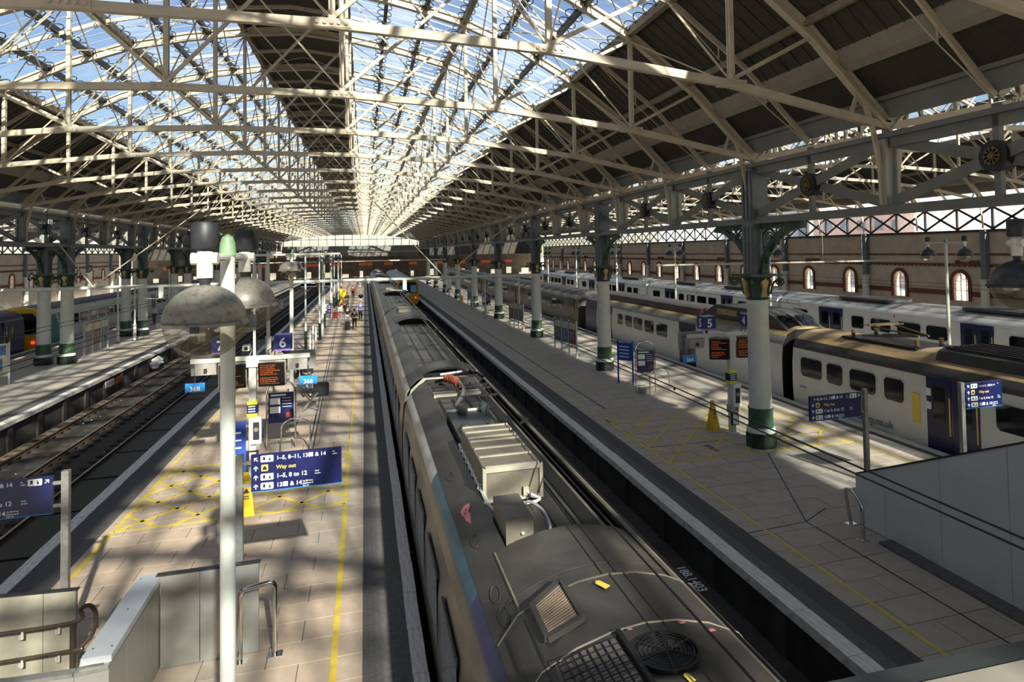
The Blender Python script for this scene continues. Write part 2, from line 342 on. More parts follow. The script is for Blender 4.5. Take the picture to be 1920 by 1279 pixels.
def truss_parts():
    L_ = [('bottom_chord', chord_mb(MB()))]
    for sg in (-1, 1): L_.append(('rafter', rafter_mb(MB(), sg)))
    for t in [-x for x in NODE[::-1]]+NODE: L_.append(('post', post_mb(MB(), t)))
    for a, b in PANEL:
        if abs(a) > abs(b): thick, thin = (b, a), (a, b)
        else: thick, thin = (a, b), (b, a)
        L_.append(('diagonal', MB().bar((thick[0],-0.05,zc(thick[0])+0.1),(thick[1],-0.05,zr(thick[1])-0.28),0.05,0.085)))
        L_.append(('tie_rod', MB().tube((thin[0],0.05,zc(thin[0])+0.1),(thin[1],0.05,zr(thin[1])-0.28),0.026,6)))
    for sg in (-1, 1):
        L_.append(('diagonal', MB().bar((sg*10.1,0,zc(10.1)+0.1),(sg*12.15,0,zr(12.15)-0.2),0.06,0.09)))
        pts = [(sg*(13.95-1.75*(1-math.cos(u*PI/2))),0,7.0+3.6*math.sin(u*PI/2)) for u in (0,.15,.3,.45,.6,.75,.88,1)]
        m = MB()
        for p, q in zip(pts, pts[1:]): m.bar(p, q, 0.12, 0.06)
        m.bar((sg*13.35,0,9.55),(sg*13.1,0,8.95),0.06,0.08); L_.append(('knee_bracket', m))
    for t in [-x for x in NODE[::-1]]+NODE:
        m = MB().box(t-0.33,t+0.33,-0.085,0.085,zc(t)-0.07,zc(t)+0.09)
        for d in (-0.25,-0.12,0,0.12,0.25): m.tube((t+d,-0.115,zc(t)+0.01),(t+d,-0.08,zc(t)+0.01),0.036,8)
        L_.append(('gusset_plate', m))
    return L_
TP = truss_parts(); TM = [(n, m.mesh(n, 'cream_iron')) for n, m in TP]
def truss(x, k, label, group):
    t = thing('roof_truss', label, 'roof truss', (x, YK(k), 0), 0, group)
    for n, me in TM:
        if n == 'gusset_plate' and k > 8: continue
        put(n, me, t)
for k in range(-1, KN+1):
    truss(XC, k, 'cream iron roof truss of the middle span, %s one from the camera' % ORD[k+1], 'trusses of the middle span')
for k in range(0, 18):
    truss(XR, k, 'cream iron truss of the span over the white trains, %s one from the camera' % ORD[k], 'trusses of the span above the white trains')
for k in range(2, 16):
    truss(XL, k, 'cream iron truss of the dim span beyond the paired columns, %s from the camera' % ORD[k-2], 'trusses of the span beyond the paired columns')
CE = {}
def ceiling(key, x, label, ya, yb, near):
    """key span: glass strips, boarded crown and eaves, purlins"""
    c = thing('ceiling', label, 'roof', (x, 0, 0), 0, None, 'structure'); CE[key] = c
    st = [2.02+i*8.08/6 for i in range(7)]
    nb = int(round((yb-ya)/BAY)); bays = [ya+BAY*i for i in range(nb)]
    pane_n = 0; rest = {0: MB(), 1: MB()}; bars = MB(); np_ = 8; pw = BAY/np_
    for y in bays:
        for sg in (-1, 1):
            for a, b in zip(st, st[1:]):
                za, zb = zr(a)+0.10, zr(b)+0.10
                for i in range(np_):
                    q0 = y+i*pw+0.02; q1 = y+(i+1)*pw-0.02; fr = (int(y*7)+i*3+int(a*5)+(1 if sg > 0 else 0)) % 3 == 0
                    vs_ = [(sg*a,q0,za),(sg*b,q0,zb),(sg*b,q1,zb),(sg*a,q1,za),(sg*a,q0,za+0.02),(sg*b,q0,zb+0.02),(sg*b,q1,zb+0.02),(sg*a,q1,za+0.02)]
                    fc = [(0,3,2,1),(4,5,6,7),(0,1,5,4),(1,2,6,5),(2,3,7,6),(3,0,4,7)]
                    if near and near[0] <= y < near[1] and pane_n < 300 and (sg > 0 or y > 15):
                        MB().add(vs_, fc).build('glass_pane', 'roof_glass_frosted' if fr else 'roof_glass', c); pane_n += 1
                    else: rest[1 if fr else 0].add(vs_, fc)
                    bars.bar((sg*a, y+i*pw, za-0.005), (sg*b, y+i*pw, zb-0.005), 0.02, 0.035)
    for i, n in ((0, 'roof_glass'), (1, 'roof_glass_frosted')):
        rest[i].build('glass_pane', n, c)['kind'] = 'stuff'
    bars.build('glazing_bars', 'glazing_bar', c)['kind'] = 'stuff'
    # boarded crown and eaves, lapped boards, one panel per bay and strip
    for y in bays:
        for lo, hi, n in ((-2.02, 2.02, 2), (10.1, 12.8, 3), (-12.8, -10.1, 3)):
            for i in range(n):
                a = lo+(hi-lo)*i/n; b = lo+(hi-lo)*(i+1)/n
                if abs(a) > abs(b): a, b = b, a
                m = MB().sheet([(x_, zr(x_)+0.10-(0.035 if x_ == b else 0)) for x_ in sorted((a, (a+b)/2, b))], y+0.01, y+BAY-0.01, 0.06)
                if abs(a) > 5 or abs(b) > 5:
                    for j in range(12):
                        yy = y+(j+0.5)*BAY/12; m.bar((a, yy, zr(a)+0.095), (b, yy, zr(b)+0.065), 0.018, 0.03)
                m.build('deck_panel', 'roof_board', c)
    L2 = yb-ya
    for sg in (-1, 1):
        for i, t in enumerate(st):
            nodep = i % 3 == 0
            MB().box(sg*t-(0.09 if nodep else 0.06), sg*t+(0.09 if nodep else 0.06), ya, yb, zr(t)-(0.16 if nodep else 0.12), zr(t)+0.09).build('purlin', 'brown_purlin' if nodep else 'black_purlin', c)
            if near and i:
                h = MB()
                for y in bays:
                    if near[0] <= y < near[1]+BAY*4:
                        for j in range(np_):
                            cy = y+(j+0.5)*pw; cx = sg*(t-0.04); R = 0.29; dz = (zr(t+0.2)-zr(t-0.2))/0.4
                            h.path([(cx+sg*R*0.85*math.cos(u), cy+R*1.15*math.sin(u), zr(t)+0.05+dz*R*0.85*math.cos(u)-0.06) for u in [2*PI*w/14 for w in range(14)]], 0.017, 4, True)
                h.build('wire_hoops', 'black_purlin', c)['kind'] = 'stuff'
                cl = MB()
                for y in bays:
                    if near[0] <= y < near[1]+BAY*4: cl.box(sg*t-0.16, sg*t+0.16, y-0.22, y+0.22, zr(t)-0.02, zr(t)+0.09)
                cl.build('purlin_cleats', 'black_purlin', c)['kind'] = 'stuff'
        MB().box(sg*12.0-0.05, sg*12.0+0.05, ya, yb, zr(12.0)-0.1, zr(12.0)+0.08).build('purlin', 'brown_purlin', c)
        m = MB(); p = [(12.72, zr(12.72)-0.02), (12.9, zr(12.9)-0.07), (13.08, zr(13.08)-0.03), (13.08, zr(13.08)+0.1), (12.72, zr(12.72)+0.1)]
        m.prism([(sg*a, b) for a, b in p], 1, ya, yb); m.build('gutter_beam', 'gutter_beige', c)
        m = MB(); q = [(13.05, zr(13.05)+0.12), (14.12, 9.44)]
        m.sheet([(sg*a, b) for a, b in (q if sg > 0 else q[::-1])], ya, yb, 0.05); m.build('eaves_soffit', 'roof_board', c)
    # light secondary rafters half way along each bay, with their bowstring rods
    sm = MB(); bm = MB(); ts = [0,2.02,4.04,6.06,8.08,10.1,12.15,14.1]
    for sg in (-1, 1):
        for a, b in zip(ts, ts[1:]): sm.bar((sg*a,0,zr(a)-0.12),(sg*b,0,zr(b)-0.12),0.07,0.13)
        for a, b in ((2.02,6.06),(6.06,10.1),(10.1,14.1)):
            for u in (0.33, 0.67):
                t = a+(b-a)*u; bm.bar((sg*t,0,zr(t)-0.15),(sg*t,0,zr(t)-0.52),0.03,0.03)
            P = [(a, zr(a)-0.2), (a+(b-a)*0.33, zr(a+(b-a)*0.33)-0.52), (a+(b-a)*0.67, zr(a+(b-a)*0.67)-0.52), (b, zr(b)-0.2)]
            for (p0, z0), (p1, z1) in zip(P, P[1:]): bm.tube((sg*p0,0,z0),(sg*p1,0,z1),0.017,5)
    P = [(-2.02+4.04*i/10, 14.75-1.0*abs(i/5-1)**1.6+0.25) for i in range(11)]
    bm.path([(a,0,b) for a, b in P], 0.016, 5)
    sme = sm.mesh('secondary_rafter', 'cream_iron'); bme = bm.mesh('bowstring_rods', 'cream_iron')
    wb = MB()
    for sg in (-1, 1):
        for t in ((2.02, 6.06) if near else (2.02,)):
            wb.tube((sg*t,0,zc(t)+0.1),(sg*t,BAY,zr(t)-0.3),0.02,5); wb.tube((sg*t,0,zr(t)-0.3),(sg*t,BAY,zc(t)+0.1),0.02,5)
        wb.tube((sg*10.1,0,zc(10.1)),(sg*10.1,BAY,zr(10.1)-0.3),0.02,5); wb.tube((sg*10.1,0,zr(10.1)-0.3),(sg*6.06,BAY,zr(6.06)-0.3),0.018,5); wb.tube((sg*6.06,0,zr(6.06)-0.3),(sg*2.02,BAY,zr(2.02)-0.3),0.018,5)
        wb.tube((sg*6.06,0,zr(6.06)-0.3),(sg*10.1,BAY,zr(10.1)-0.3),0.018,5); wb.tube((sg*2.02,0,zr(2.02)-0.3),(sg*6.06,BAY,zr(6.06)-0.3),0.018,5)
    wbm = wb.mesh('wind_brace', 'cream_iron')
    for y in bays:
        if (y < 0 or y > 100) and not near: continue
        put('secondary_rafter', sme, c, (0, y+BAY/2, 0)); put('bowstring_rods', bme, c, (0, y+BAY/2, 0)); put('wind_brace', wbm, c, (0, y, 0))
    # trusses behind the viewpoint
    rear = MB()
    for k in range(-7, (-1 if near else (0 if key == 'r' else -7))):
        if YK(k) < ya-0.1: continue
        for n, mb in TP:
            if n in ('gusset_plate',): continue
            rear.add([(a, b+YK(k), z) for a, b, z in mb.v], mb.f)
    if rear.v: rear.build('rear_trusses', 'cream_iron', c)['kind'] = 'stuff'
ceiling('c', XC, 'arched train shed roof with glass strips and a boarded crown over the middle platforms', YK(-7), YK(KN), (YK(-1), YK(4)))
ceiling('r', XR, 'arched glass and board roof over the white trains on the far side of the columns', YK(-7), YK(KN), None)
ceiling('l', XL, 'dim arched roof beyond the paired columns', YK(-4), YK(KN), None)
# ------------------------------------------------------------------ columns and lattice girders
def cx_bar(mb, p, q, w, h): return mb.bar(p, q, w, h, (1,0,0))
def bracket_mb(sy):
    m = MB(); pts = []
    for i in range(13):
        u = i/12*PI/2; pts.append((0, sy*(0.36+2.0*(1-math.cos(u))), 5.2+1.45*math.sin(u)))
    for p, q in zip(pts, pts[1:]): m.bar(p, q, 0.14, 0.18, (1,0,0))
    m.box(-0.05,0.05,min(sy*0.3,sy*2.3),max(sy*0.3,sy*2.3),6.62,6.78)
    return m
def scroll(mb, c, R, r, turns, sy, st=0.0, x=0.0):
    n = int(16*turns); mb.path([(x, c[0]+sy*R*(1-0.75*i/n)*math.cos(st+2*PI*turns*i/n), c[1]+R*(1-0.75*i/n)*math.sin(st+2*PI*turns*i/n)) for i in range(n+1)], r, 5)
    return mb
def column_proto(label, group):
    t = thing('iron_column', label, 'column', (0,0,0), 0, group)
    MB().lathe([(0.46,0),(0.46,0.42),(0.43,0.45)], 8, ph=0.5).build('plinth', 'dark_green', t)
    MB().lathe([(0.44,0.45),(0.44,0.49),(0.41,0.58),(0.39,0.60)], 28).build('collar', 'column_white', t, True)
    MB().lathe([(0.385,0.60),(0.385,0.62),(0.375,0.66),(0.365,1.12),(0.38,1.15),(0.38,1.18)], 28).build('green_band', 'band_green', t, True)
    MB().lathe([(0.352,1.18),(0.352,1.24),(0.345,1.28),(0.315,4.3),(0.33,4.32),(0.33,4.36),(0.315,4.38),(0.31,4.46)], 28).build('shaft', 'column_white', t, True)
    cp = MB().lathe([(0.33,4.46),(0.36,4.49),(0.33,4.53),(0.30,4.60),(0.31,4.85),(0.38,5.08),(0.50,5.18)], 28).build('capital', 'green_iron', t, True)
    MB().box(-0.56,0.56,-0.56,0.56,5.18,5.25).build('abacus', 'green_iron', cp)
    for a in range(4):
        m = MB(); m.path([(0, -0.40-0.02*i, 4.62+0.09*i+0.0) for i in range(4)]+[(0,-0.52,5.0),(0,-0.62,5.08)], 0.035, 5)
        scroll(m, (-0.70, 5.02), 0.13, 0.028, 1.6, -1, PI); o = m.build('volute', 'green_iron', cp); o.rotation_euler = (0,0,PI/4+a*PI/2)
        m = MB(); m.add([(-0.10,-0.36,4.55),(0.10,-0.36,4.55),(0.05,-0.42,4.8),(0.13,-0.45,5.0),(0,-0.47,5.12),(-0.13,-0.45,5.0),(-0.05,-0.42,4.8),(0,-0.46,4.75)],[(0,1,2,7),(7,2,3,4),(7,4,5,6),(0,7,6)])
        m.add([(-0.10,-0.30,4.55),(0.10,-0.30,4.55),(0.05,-0.33,4.8),(0.13,-0.36,5.0),(0,-0.38,5.12),(-0.13,-0.36,5.0),(-0.05,-0.33,4.8)],[(0,6,5,4,3,2,1)])
        o = m.build('acanthus_leaf', 'gold_leaf', cp); o.rotation_euler = (0,0,a*PI/2)
    m = MB().box(-0.27,0.27,-0.31,0.31,5.25,6.78)
    for sx in (-1,1):
        for yy in (-0.2,0,0.2): m.box(sx*0.27-0.03, sx*0.27+0.03, yy-0.05, yy+0.05, 5.32, 6.7)
    m.build('upper_shaft', 'blue_iron', t)
    m = MB().box(-0.26,0.26,-0.30,0.30,6.90,8.45)
    for yy in (-0.2,0,0.2): m.box(-0.31,-0.26, yy-0.05, yy+0.05, 6.92, 8.4); m.box(0.26,0.31, yy-0.05, yy+0.05, 6.92, 8.4)
    m.build('pier', 'blue_iron', t)
    for sy in (-1, 1):
        b = bracket_mb(sy).build('spandrel_bracket', 'green_iron', t)
        m = MB(); m.ring((0, sy*0.72, 6.28), 0.33, 0.035, 0, 20, 5); m.ring((0, sy*1.25, 6.52), 0.17, 0.03, 0, 16, 5); m.ring((0, sy*0.50, 5.72), 0.13, 0.028, 0, 14, 5)
        scroll(m, (sy*0.72, 6.28), 0.26, 0.022, 1.5, sy); scroll(m, (sy*1.62, 6.62), 0.11, 0.02, 1.3, sy); m.path([(0, sy*0.36, 5.3), (0, sy*0.42, 5.9), (0, sy*0.38, 6.7)], 0.03, 5)
        m.build('scrollwork', 'green_iron', b)
    return t
COLY = [17.9+13.75*j for j in range(10)]
c0 = column_proto('tall white column on a green base, nearest one, standing beside the platform 4 and 5 display mast', 'columns of the platform 4 and 5 row'); c0.location = (11.6, COLY[0], 0)
for j in range(1, 9):
    dup(c0, (11.6, COLY[j], 0), 'white iron column with green capital on the platform 4 and 5 island, %s from the camera' % ORD[j])
for r, (x, nm, lb) in enumerate(((-16.7, 'track side', 'nearer to the empty tracks'), (-17.85, 'inner', 'inner one beside the parked train'))):
    for j in range(2, 9):
        dup(c0, (x, COLY[j], 0), 'white iron column of the %s pair along the left platform, %s' % (ORD[j-2], lb), None, 'paired columns of the left platform')
def girder(x, ya, yb, label, ys, full=True):
    g = thing('lattice_girder', label, 'girder', (x, 0, 0)); LN = yb-ya
    MB().box(-0.2,0.2,ya,yb,8.52,8.64).box(-0.06,0.06,ya,yb,8.30,8.52).build('top_chord', 'grey_iron', g)
    MB().box(-0.2,0.2,ya,yb,6.78,6.86).box(-0.16,0.16,ya,yb,6.86,6.98).build('bottom_chord', 'grey_iron', g)
    pm = MB().box(-0.2,-0.12,-0.12,0.12,6.98,8.5).box(0.12,0.2,-0.12,0.12,6.98,8.5).box(-0.12,0.12,-0.03,0.03,6.98,8.5).mesh('post', 'girder_post' if full else 'grey_iron')
    vm = MB().box(-0.06,0.06,-0.07,0.07,6.98,8.75).mesh('mid_post', 'grey_iron')
    da = MB().bar((0.05,0.16,7.05),(0.05,BAY-0.16,8.4),0.24,0.05,(1,0,0)); db = MB().bar((-0.05,0.16,8.4),(-0.05,BAY-0.16,7.05),0.24,0.05,(1,0,0))
    da = MB().bar((0.06,0.16,7.05),(0.06,BAY-0.16,8.4),0.05,0.24,(0,0,1)).mesh('diagonal', 'grey_iron'); db = MB().bar((-0.06,0.16,8.4),(-0.06,BAY-0.16,7.05),0.05,0.24,(0,0,1)).mesh('diagonal', 'grey_iron')
    ro = MB(); ro.mi = 0; ro.tube((-0.16,0,7.73),(0.16,0,7.73),0.30,20); rm = ro.mesh('rosette', 'dark_metal', False)
    rp = MB()
    for i in range(10):
        a = 2*PI*i/10
        for sx in (-1,1): rp.tube((sx*0.16,0.12*math.cos(a),7.73+0.12*math.sin(a)),(sx*0.20,0.12*math.cos(a),7.73+0.12*math.sin(a)),0.06,8)
    rp.tube((-0.215,0,7.73),(0.215,0,7.73),0.06,10); rpm = rp.mesh('flower', 'rosette_gold')
    fm = MB(); fm.box(-0.03,0.03,YK(-7),yb,8.98,9.42).box(-0.14,0.14,YK(-7),yb,9.40,9.50).build('fascia_board', 'fascia_grey', g)  # top cap and run behind the camera added to block a sun leak
    for y in ys:
        put('post', pm, g, (0, y, 0))
        put('diagonal', da, g, (0, y, 0)); put('diagonal', db, g, (0, y, 0))
        if all(abs(y+BAY/2-c) > 1 for c in COLY):
            put('mid_post', vm, g, (0, y+BAY/2, 0)); r = put('rosette', rm, g, (0, y+BAY/2, 0))
            if full: put('flower', rpm, r)
    return g
girder(11.6, YK(-1), YK(KN), 'grey lattice girder with rosettes on the columns of the platform 4 and 5 row', [YK(k) for k in range(-1, KN)])
girder(-16.7, YK(2), YK(KN), 'grey lattice girder on the left column row nearer to the empty tracks', [YK(k) for k in range(2, KN)], False)
girder(-17.85, YK(2), YK(20), 'grey lattice girder on the inner left column row', [YK(k) for k in range(2, 20)], False)
# ------------------------------------------------------------------ platforms and tracks
def clip_line(p, d, x0, x1, y0, y1):
    t0, t1 = -1e9, 1e9
    for c, v, lo, hi in ((p[0], d[0], x0, x1), (p[1], d[1], y0, y1)):
        a, b = (lo-c)/v, (hi-c)/v
        if a > b: a, b = b, a
        t0 = max(t0, a); t1 = min(t1, b)
    return None if t1-t0 < 0.25 else ((p[0]+d[0]*t0, p[1]+d[1]*t0), (p[0]+d[0]*t1, p[1]+d[1]*t1))
def flat(name, m, parent, x0, x1, y0, y1, z0=-0.02, z1=0.0): return MB().box(x0,x1,y0,y1,z0,z1).build(name, m, parent)
def stripe(parent, p, q, w=0.09, m='yellow_paint', name='yellow_line', z=0.006):
    return MB().bar((p[0],p[1],z/2),(q[0],q[1],z/2),w,z).build(name, m, parent)
def paving(parent, x0, x1, ya, yb, sx, sy, m, limit, y_near):
    cols = int(round((x1-x0)/sx)); sx = (x1-x0)/cols; rest = MB(); n = 0; rows = int((yb-ya)/sy); j = 0.008
    me = [MB().box(j, sx-j, j, sy-j, -0.04, 0.0).mesh('paving_slab', m) for _ in range(2)]
    hm = MB().box(j, sx/2-j, j, sy-j, -0.04, 0.0).mesh('paving_slab', m)
    for r in range(rows):
        y = ya+r*sy; off = (r % 2)*sx/2; x = x0
        cells = [(x0, sx/2)]*(1 if off else 0)+[(x0+off+i*sx, sx) for i in range(cols-(1 if off else 0))]+([(x1-sx/2, sx/2)] if off else [])
        for cx, w in cells:
            if y >= y_near and n < limit:
                put('paving_slab', hm if w < sx*0.9 else me[n % 2], parent, (cx, y, random.uniform(-0.003, 0.003))); n += 1
            else: rest.box(cx+j, cx+w-j, y+j, y+sy-j, -0.04, random.uniform(-0.003, 0.003))
    if rest.v: rest.build('paving_slab', m, parent)['kind'] = 'stuff'
def copings(parent, x0, x1, ya, yb, ln, y_near, cnt):
    rest = MB(); n = 0; me = MB().box(0.0, x1-x0, 0.006, ln-0.006, -0.16, 0.012).mesh('coping_stone', 'coping')
    for r in range(int((yb-ya)/ln)):
        y = ya+r*ln
        if y >= y_near and n < cnt: put('coping_stone', me, parent, (x0+random.uniform(-0.008, 0.008), y, random.uniform(-0.004, 0.004))); n += 1
        else: rest.box(x0, x1, y+0.006, y+ln-0.006, -0.16, 0.012)
    if rest.v: rest.build('coping_stone', 'coping', parent)['kind'] = 'stuff'
def platform(label, x0, x1, ya, yb):
    f = thing('floor', label, 'platform', (0,0,0), 0, None, 'structure')
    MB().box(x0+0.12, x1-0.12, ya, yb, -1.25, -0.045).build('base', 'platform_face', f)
    m = MB(); y = ya
    while y < min(yb, 110):
        m.box(x0+0.04, x0+0.12, y, y+0.35, -1.25, -0.16); m.box(x1-0.12, x1-0.04, y, y+0.35, -1.25, -0.16); y += 2.4
    m.build('edge_piers', 'platform_face', f); return f
YA, YB = -2.0, 150.0
# island between tracks 6 and 7
f1 = platform('sunlit paved island platform between the long grey train and the empty tracks', -6.6, 0.84, YA, YB)
copings(f1, 0.62, 0.84, YA, YB, 1.2, 7, 70); copings(f1, -6.6, -6.32, YA, YB, 1.2, 10, 70)
flat('tarmac_strip', 'tarmac', f1, 0.22, 0.62, YA, YB, -0.045, -0.002); flat('tactile_strip', 'tactile', f1, -0.07, 0.22, YA, YB, -0.045, -0.001)
d = MB()
for r in range(int(40/0.1)):
    for i in range(3): d.lathe([(0.016,0),(0.010,0.006)], 6, (-0.03+i*0.085, 7.5+r*0.1, 0.0))
d.build('tactile_studs', 'tactile', f1)['kind'] = 'stuff'
flat('tarmac_strip', 'tarmac_dark', f1, -6.32, -5.85, YA, YB, -0.045, -0.002); flat('tactile_strip', 'tactile', f1, -5.85, -5.62, YA, YB, -0.045, 0.0)
flat('bedding', 'paving_joint', f1, -5.62, -0.07, YA, YB, -0.045, -0.010)
paving(f1, -5.62, -0.07, YA, YB, 0.92, 0.61, 'paving', 300, 9.0)
stripe(f1, (-0.49,YA),(-0.49,17.05),0.10); stripe(f1, (-0.49,21.9),(-0.49,70),0.06); stripe(f1, (-5.42,YA),(-5.42,17.2),0.10); stripe(f1, (-5.42,21.9),(-5.42,60),0.06)
HX0,HX1,HY0,HY1 = -5.4,-0.5,17.2,21.7
for a, b in (((HX0,HY0),(HX1,HY0)),((HX0,HY1),(HX1,HY1)),((HX0,HY0),(HX0,HY1)),((HX1,HY0),(HX1,HY1))): stripe(f1, a, b)
for i in range(-4, 12):
    for s_ in (1, -1):
        c = clip_line((HX0+i*1.15-(0 if s_ > 0 else 0.3), HY0), (1.0, s_*1.05), HX0, HX1, HY0, HY1)
        if c: stripe(f1, c[0], c[1], 0.09, z=0.007)
for x in (-1.72, -1.60): stripe(f1, (x, 22.2), (x-1.35, 95), 0.045, 'drain_blue', 'drain_channel', 0.005)
stripe(f1, (-1.66, 30.5), (-0.1, 30.5), 0.05, 'drain_blue', 'drain_channel', 0.005)
stripe(f1, (-3.0, 20.0), (-4.6, 40), 0.03, 'drain_blue', 'joint_line', 0.004)
for a, b in (((-2.4,25.6),(-1.8,25.6)),((-1.8,25.6),(-1.8,26.9)),((-2.4,26.9),(-1.8,26.9)),((-2.4,25.6),(-2.4,26.9))): stripe(f1, a, b, 0.03, 'drain_blue', 'cover_frame', 0.005)
# island between tracks 4 and 5
f2 = platform('shaded paved island platform with white columns between tracks 4 and 5', 6.8, 16.1, YA, YB)
copings(f2, 6.8, 7.1, YA, YB, 1.3, 6, 70); copings(f2, 15.8, 16.1, YA, YB, 1.3, 14, 50)
flat('tarmac_strip', 'tarmac', f2, 7.1, 7.36, YA, YB, -0.045, -0.002); flat('tarmac_strip', 'tarmac_dark', f2, 7.36, 7.78, YA, YB, -0.045, 0.0)
flat('tarmac_strip', 'tarmac', f2, 15.1, 15.8, YA, YB, -0.045, -0.002); flat('bedding', 'paving_joint', f2, 7.78, 15.1, YA, YB, -0.045, -0.010)
paving(f2, 7.78, 15.1, YA, YB, 1.05, 0.72, 'paving_grey', 300, 7.0)
stripe(f2, (8.2,YA),(8.2,17.3),0.08, 'yellow_worn'); stripe(f2, (14.55,14.0),(14.55,17.3),0.10, 'yellow_worn'); stripe(f2, (8.2,22),(8.2,34),0.05, 'yellow_worn')
HX0,HX1,HY0,HY1 = 8.2,14.55,17.3,22.4
for a, b in (((HX0,HY0),(HX1,HY0)),((HX0,HY1),(HX1,HY1)),((HX0,HY0),(HX0,HY1)),((HX1,HY0),(HX1,HY1))): stripe(f2, a, b, 0.09, 'yellow_worn')
for i in range(-5, 13):
    for s_ in (1, -1):
        c = clip_line((HX0+i*1.25, HY0), (1.0, s_*1.2), HX0, HX1, HY0, HY1)
        if c: stripe(f2, c[0], c[1], 0.085, 'yellow_worn', z=0.007)
for a, b in (((8.0,18.9),(10.9,18.75)),((12.3,18.6),(14.3,18.5)),((11.35,17.2),(9.3,12.7)),((7.8,12.6),(9.3,12.7)),((9.3,12.7),(10.2,13.2)),((9.3,12.7),(9.35,7.5))): stripe(f2, a, b, 0.035, 'drain_blue', 'joint_line', 0.005)
for c in ((10.05,18.2),(13.5,19.0),(12.9,17.9)):
    m = MB()
    for i in range(6): m.box(c[0]-0.1, c[0]+0.1, c[1]-0.35+i*0.12, c[1]-0.29+i*0.12, 0.0, 0.008)
    m.build('grating', 'print_dark', f2)
for x in (8.75,): stripe(f2, (x,24),(x,100),0.07,'tarmac','joint_line',0.004)
# left platform
f3 = platform('long paved platform carrying the paired white columns beyond the empty tracks', -21.7, -12.85, 18.0, YB)
copings(f3, -13.15, -12.85, 18, YB, 1.3, 24, 60); copings(f3, -21.7, -21.4, 18, YB, 1.3, 30, 30)
flat('tarmac_strip', 'tarmac', f3, -13.75, -13.15, 18, YB, -0.045, -0.001); flat('tarmac_strip', 'tarmac', f3, -21.4, -20.8, 18, YB, -0.045, -0.001)
flat('bedding', 'paving_joint', f3, -20.8, -13.75, 18, YB, -0.045, -0.010)
paving(f3, -20.8, -13.75, 18, YB, 1.0, 0.75, 'paving_grey', 240, 27.0)
# platforms further off
f4 = platform('dim platform beyond the silver train on track 4', 22.3, 28.2, 10, YB); flat('paving_sheet', 'paving_grey', f4, 22.6, 27.9, 10, YB, -0.045, 0.0); copings(f4, 22.3, 22.6, 10, YB, 1.3, 200, 0); copings(f4, 27.9, 28.2, 10, YB, 1.3, 200, 0)
f5 = platform('platform along the far brick wall', 34.6, 40.0, 20, YB); flat('paving_sheet', 'paving_grey', f5, 34.9, 39.9, 20, YB, -0.045, 0.0); copings(f5, 34.6, 34.9, 20, YB, 1.3, 200, 0)
f6 = platform('far platform beyond the train behind the paired columns', -37.0, -28.0, 30, YB); flat('paving_sheet', 'paving_grey', f6, -36.7, -28.3, 30, YB, -0.045, 0.0); copings(f6, -28.3, -28.0, 30, YB, 1.3, 200, 0)
# track beds
def trackbed(label, x0, x1, ya, yb, warm=None):
    f = thing('floor', label, 'track bed', (0,0,0), 0, None, 'structure')
    m = MB(); nx = max(4, int((x1-x0)/0.35)); ny = int(min(70, yb-ya)/0.5); o = 0; vs_ = []; fs = []
    for j in range(ny+1):
        for i in range(nx+1): vs_.append((x0+(x1-x0)*i/nx, ya+j*0.5, -1.13+random.uniform(-0.03, 0.03)))
    for j in range(ny):
        for i in range(nx): fs.append((j*(nx+1)+i, j*(nx+1)+i+1, (j+1)*(nx+1)+i+1, (j+1)*(nx+1)+i))
    m.add(vs_, fs)
    if yb > ya+ny*0.5: m.box(x0, x1, ya+ny*0.5, yb, -1.4, -1.13)
    m.build('ballast', 'ballast', f)
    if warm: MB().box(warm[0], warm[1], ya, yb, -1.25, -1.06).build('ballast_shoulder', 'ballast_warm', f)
    m = MB()
    for i in range(90):
        x = random.uniform(x0+0.3, x1-0.3); y = random.uniform(ya+2, min(yb, 60)); s_ = random.uniform(0.015, 0.045); m.lathe([(s_,0),(s_*0.7,s_*0.6),(0.001,s_*0.8)], 5, (x, y, -1.1))
    m.build('litter', 'white_litter', f)['kind'] = 'stuff'; return f
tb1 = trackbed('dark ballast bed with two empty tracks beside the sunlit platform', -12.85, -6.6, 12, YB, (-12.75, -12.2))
tb2 = trackbed('dark ballast bed under the long grey train and the empty track 5', 0.72, 6.9, YA, YB)
trackbed('ballast bed under the silver train on track 4', 16.0, 22.4, 5, YB); trackbed('ballast bed under the white train by the wall', 28.1, 34.7, 15, YB); trackbed('ballast bed under the trains behind the paired columns', -28.1, -21.6, 28, YB)
MB().box(6.45,6.86,YA,YB,-1.12,-0.95).build('cable_trough', 'platform_face', tb2)
text('188.1403', 0.30, 'print_white', tb2, (6.52, 13.55, -0.945), (0, 0, -PI/2))
SLM = MB().box(-1.28,1.28,-0.125,0.125,-1.14,-1.05).mesh('sleeper', 'sleeper')
RLT = {}
def track(x, ya, yb, label, n, warm=False):
    t = thing('railway_track', label, 'railway track', (x, 0, 0), 0, None, 'structure')
    for sx in (-1, 1):
        m = MB(); c = sx*0.7525; m.mi = 0; m.box(c-0.07,c+0.07,ya,yb,-1.06,-1.035).box(c-0.012,c+0.012,ya,yb,-1.035,-0.955).box(c-0.036,c+0.036,ya,yb,-0.955,-0.925); m.mi = 1; m.box(c-0.034,c+0.034,ya,yb,-0.925,-0.915)
        m.build('rail', ['rail_rust', 'rail_top'], t)
    rest = MB(); k = 0; y = ya
    while y < yb:
        if k < n: put('sleeper', SLM, t, (0, y, 0)); k += 1
        else: rest.box(-1.28,1.28,y-0.125,y+0.125,-1.14,-1.05)
        y += 0.7
    if rest.v: rest.build('sleeper', 'sleeper', t)['kind'] = 'stuff'
    return t
track(-8.1, 12, YB, 'empty railway track 7 beside the sunlit island platform', 90)
track(-11.35, 20, YB, 'railway track next to the left platform with sunlit ballast', 80)
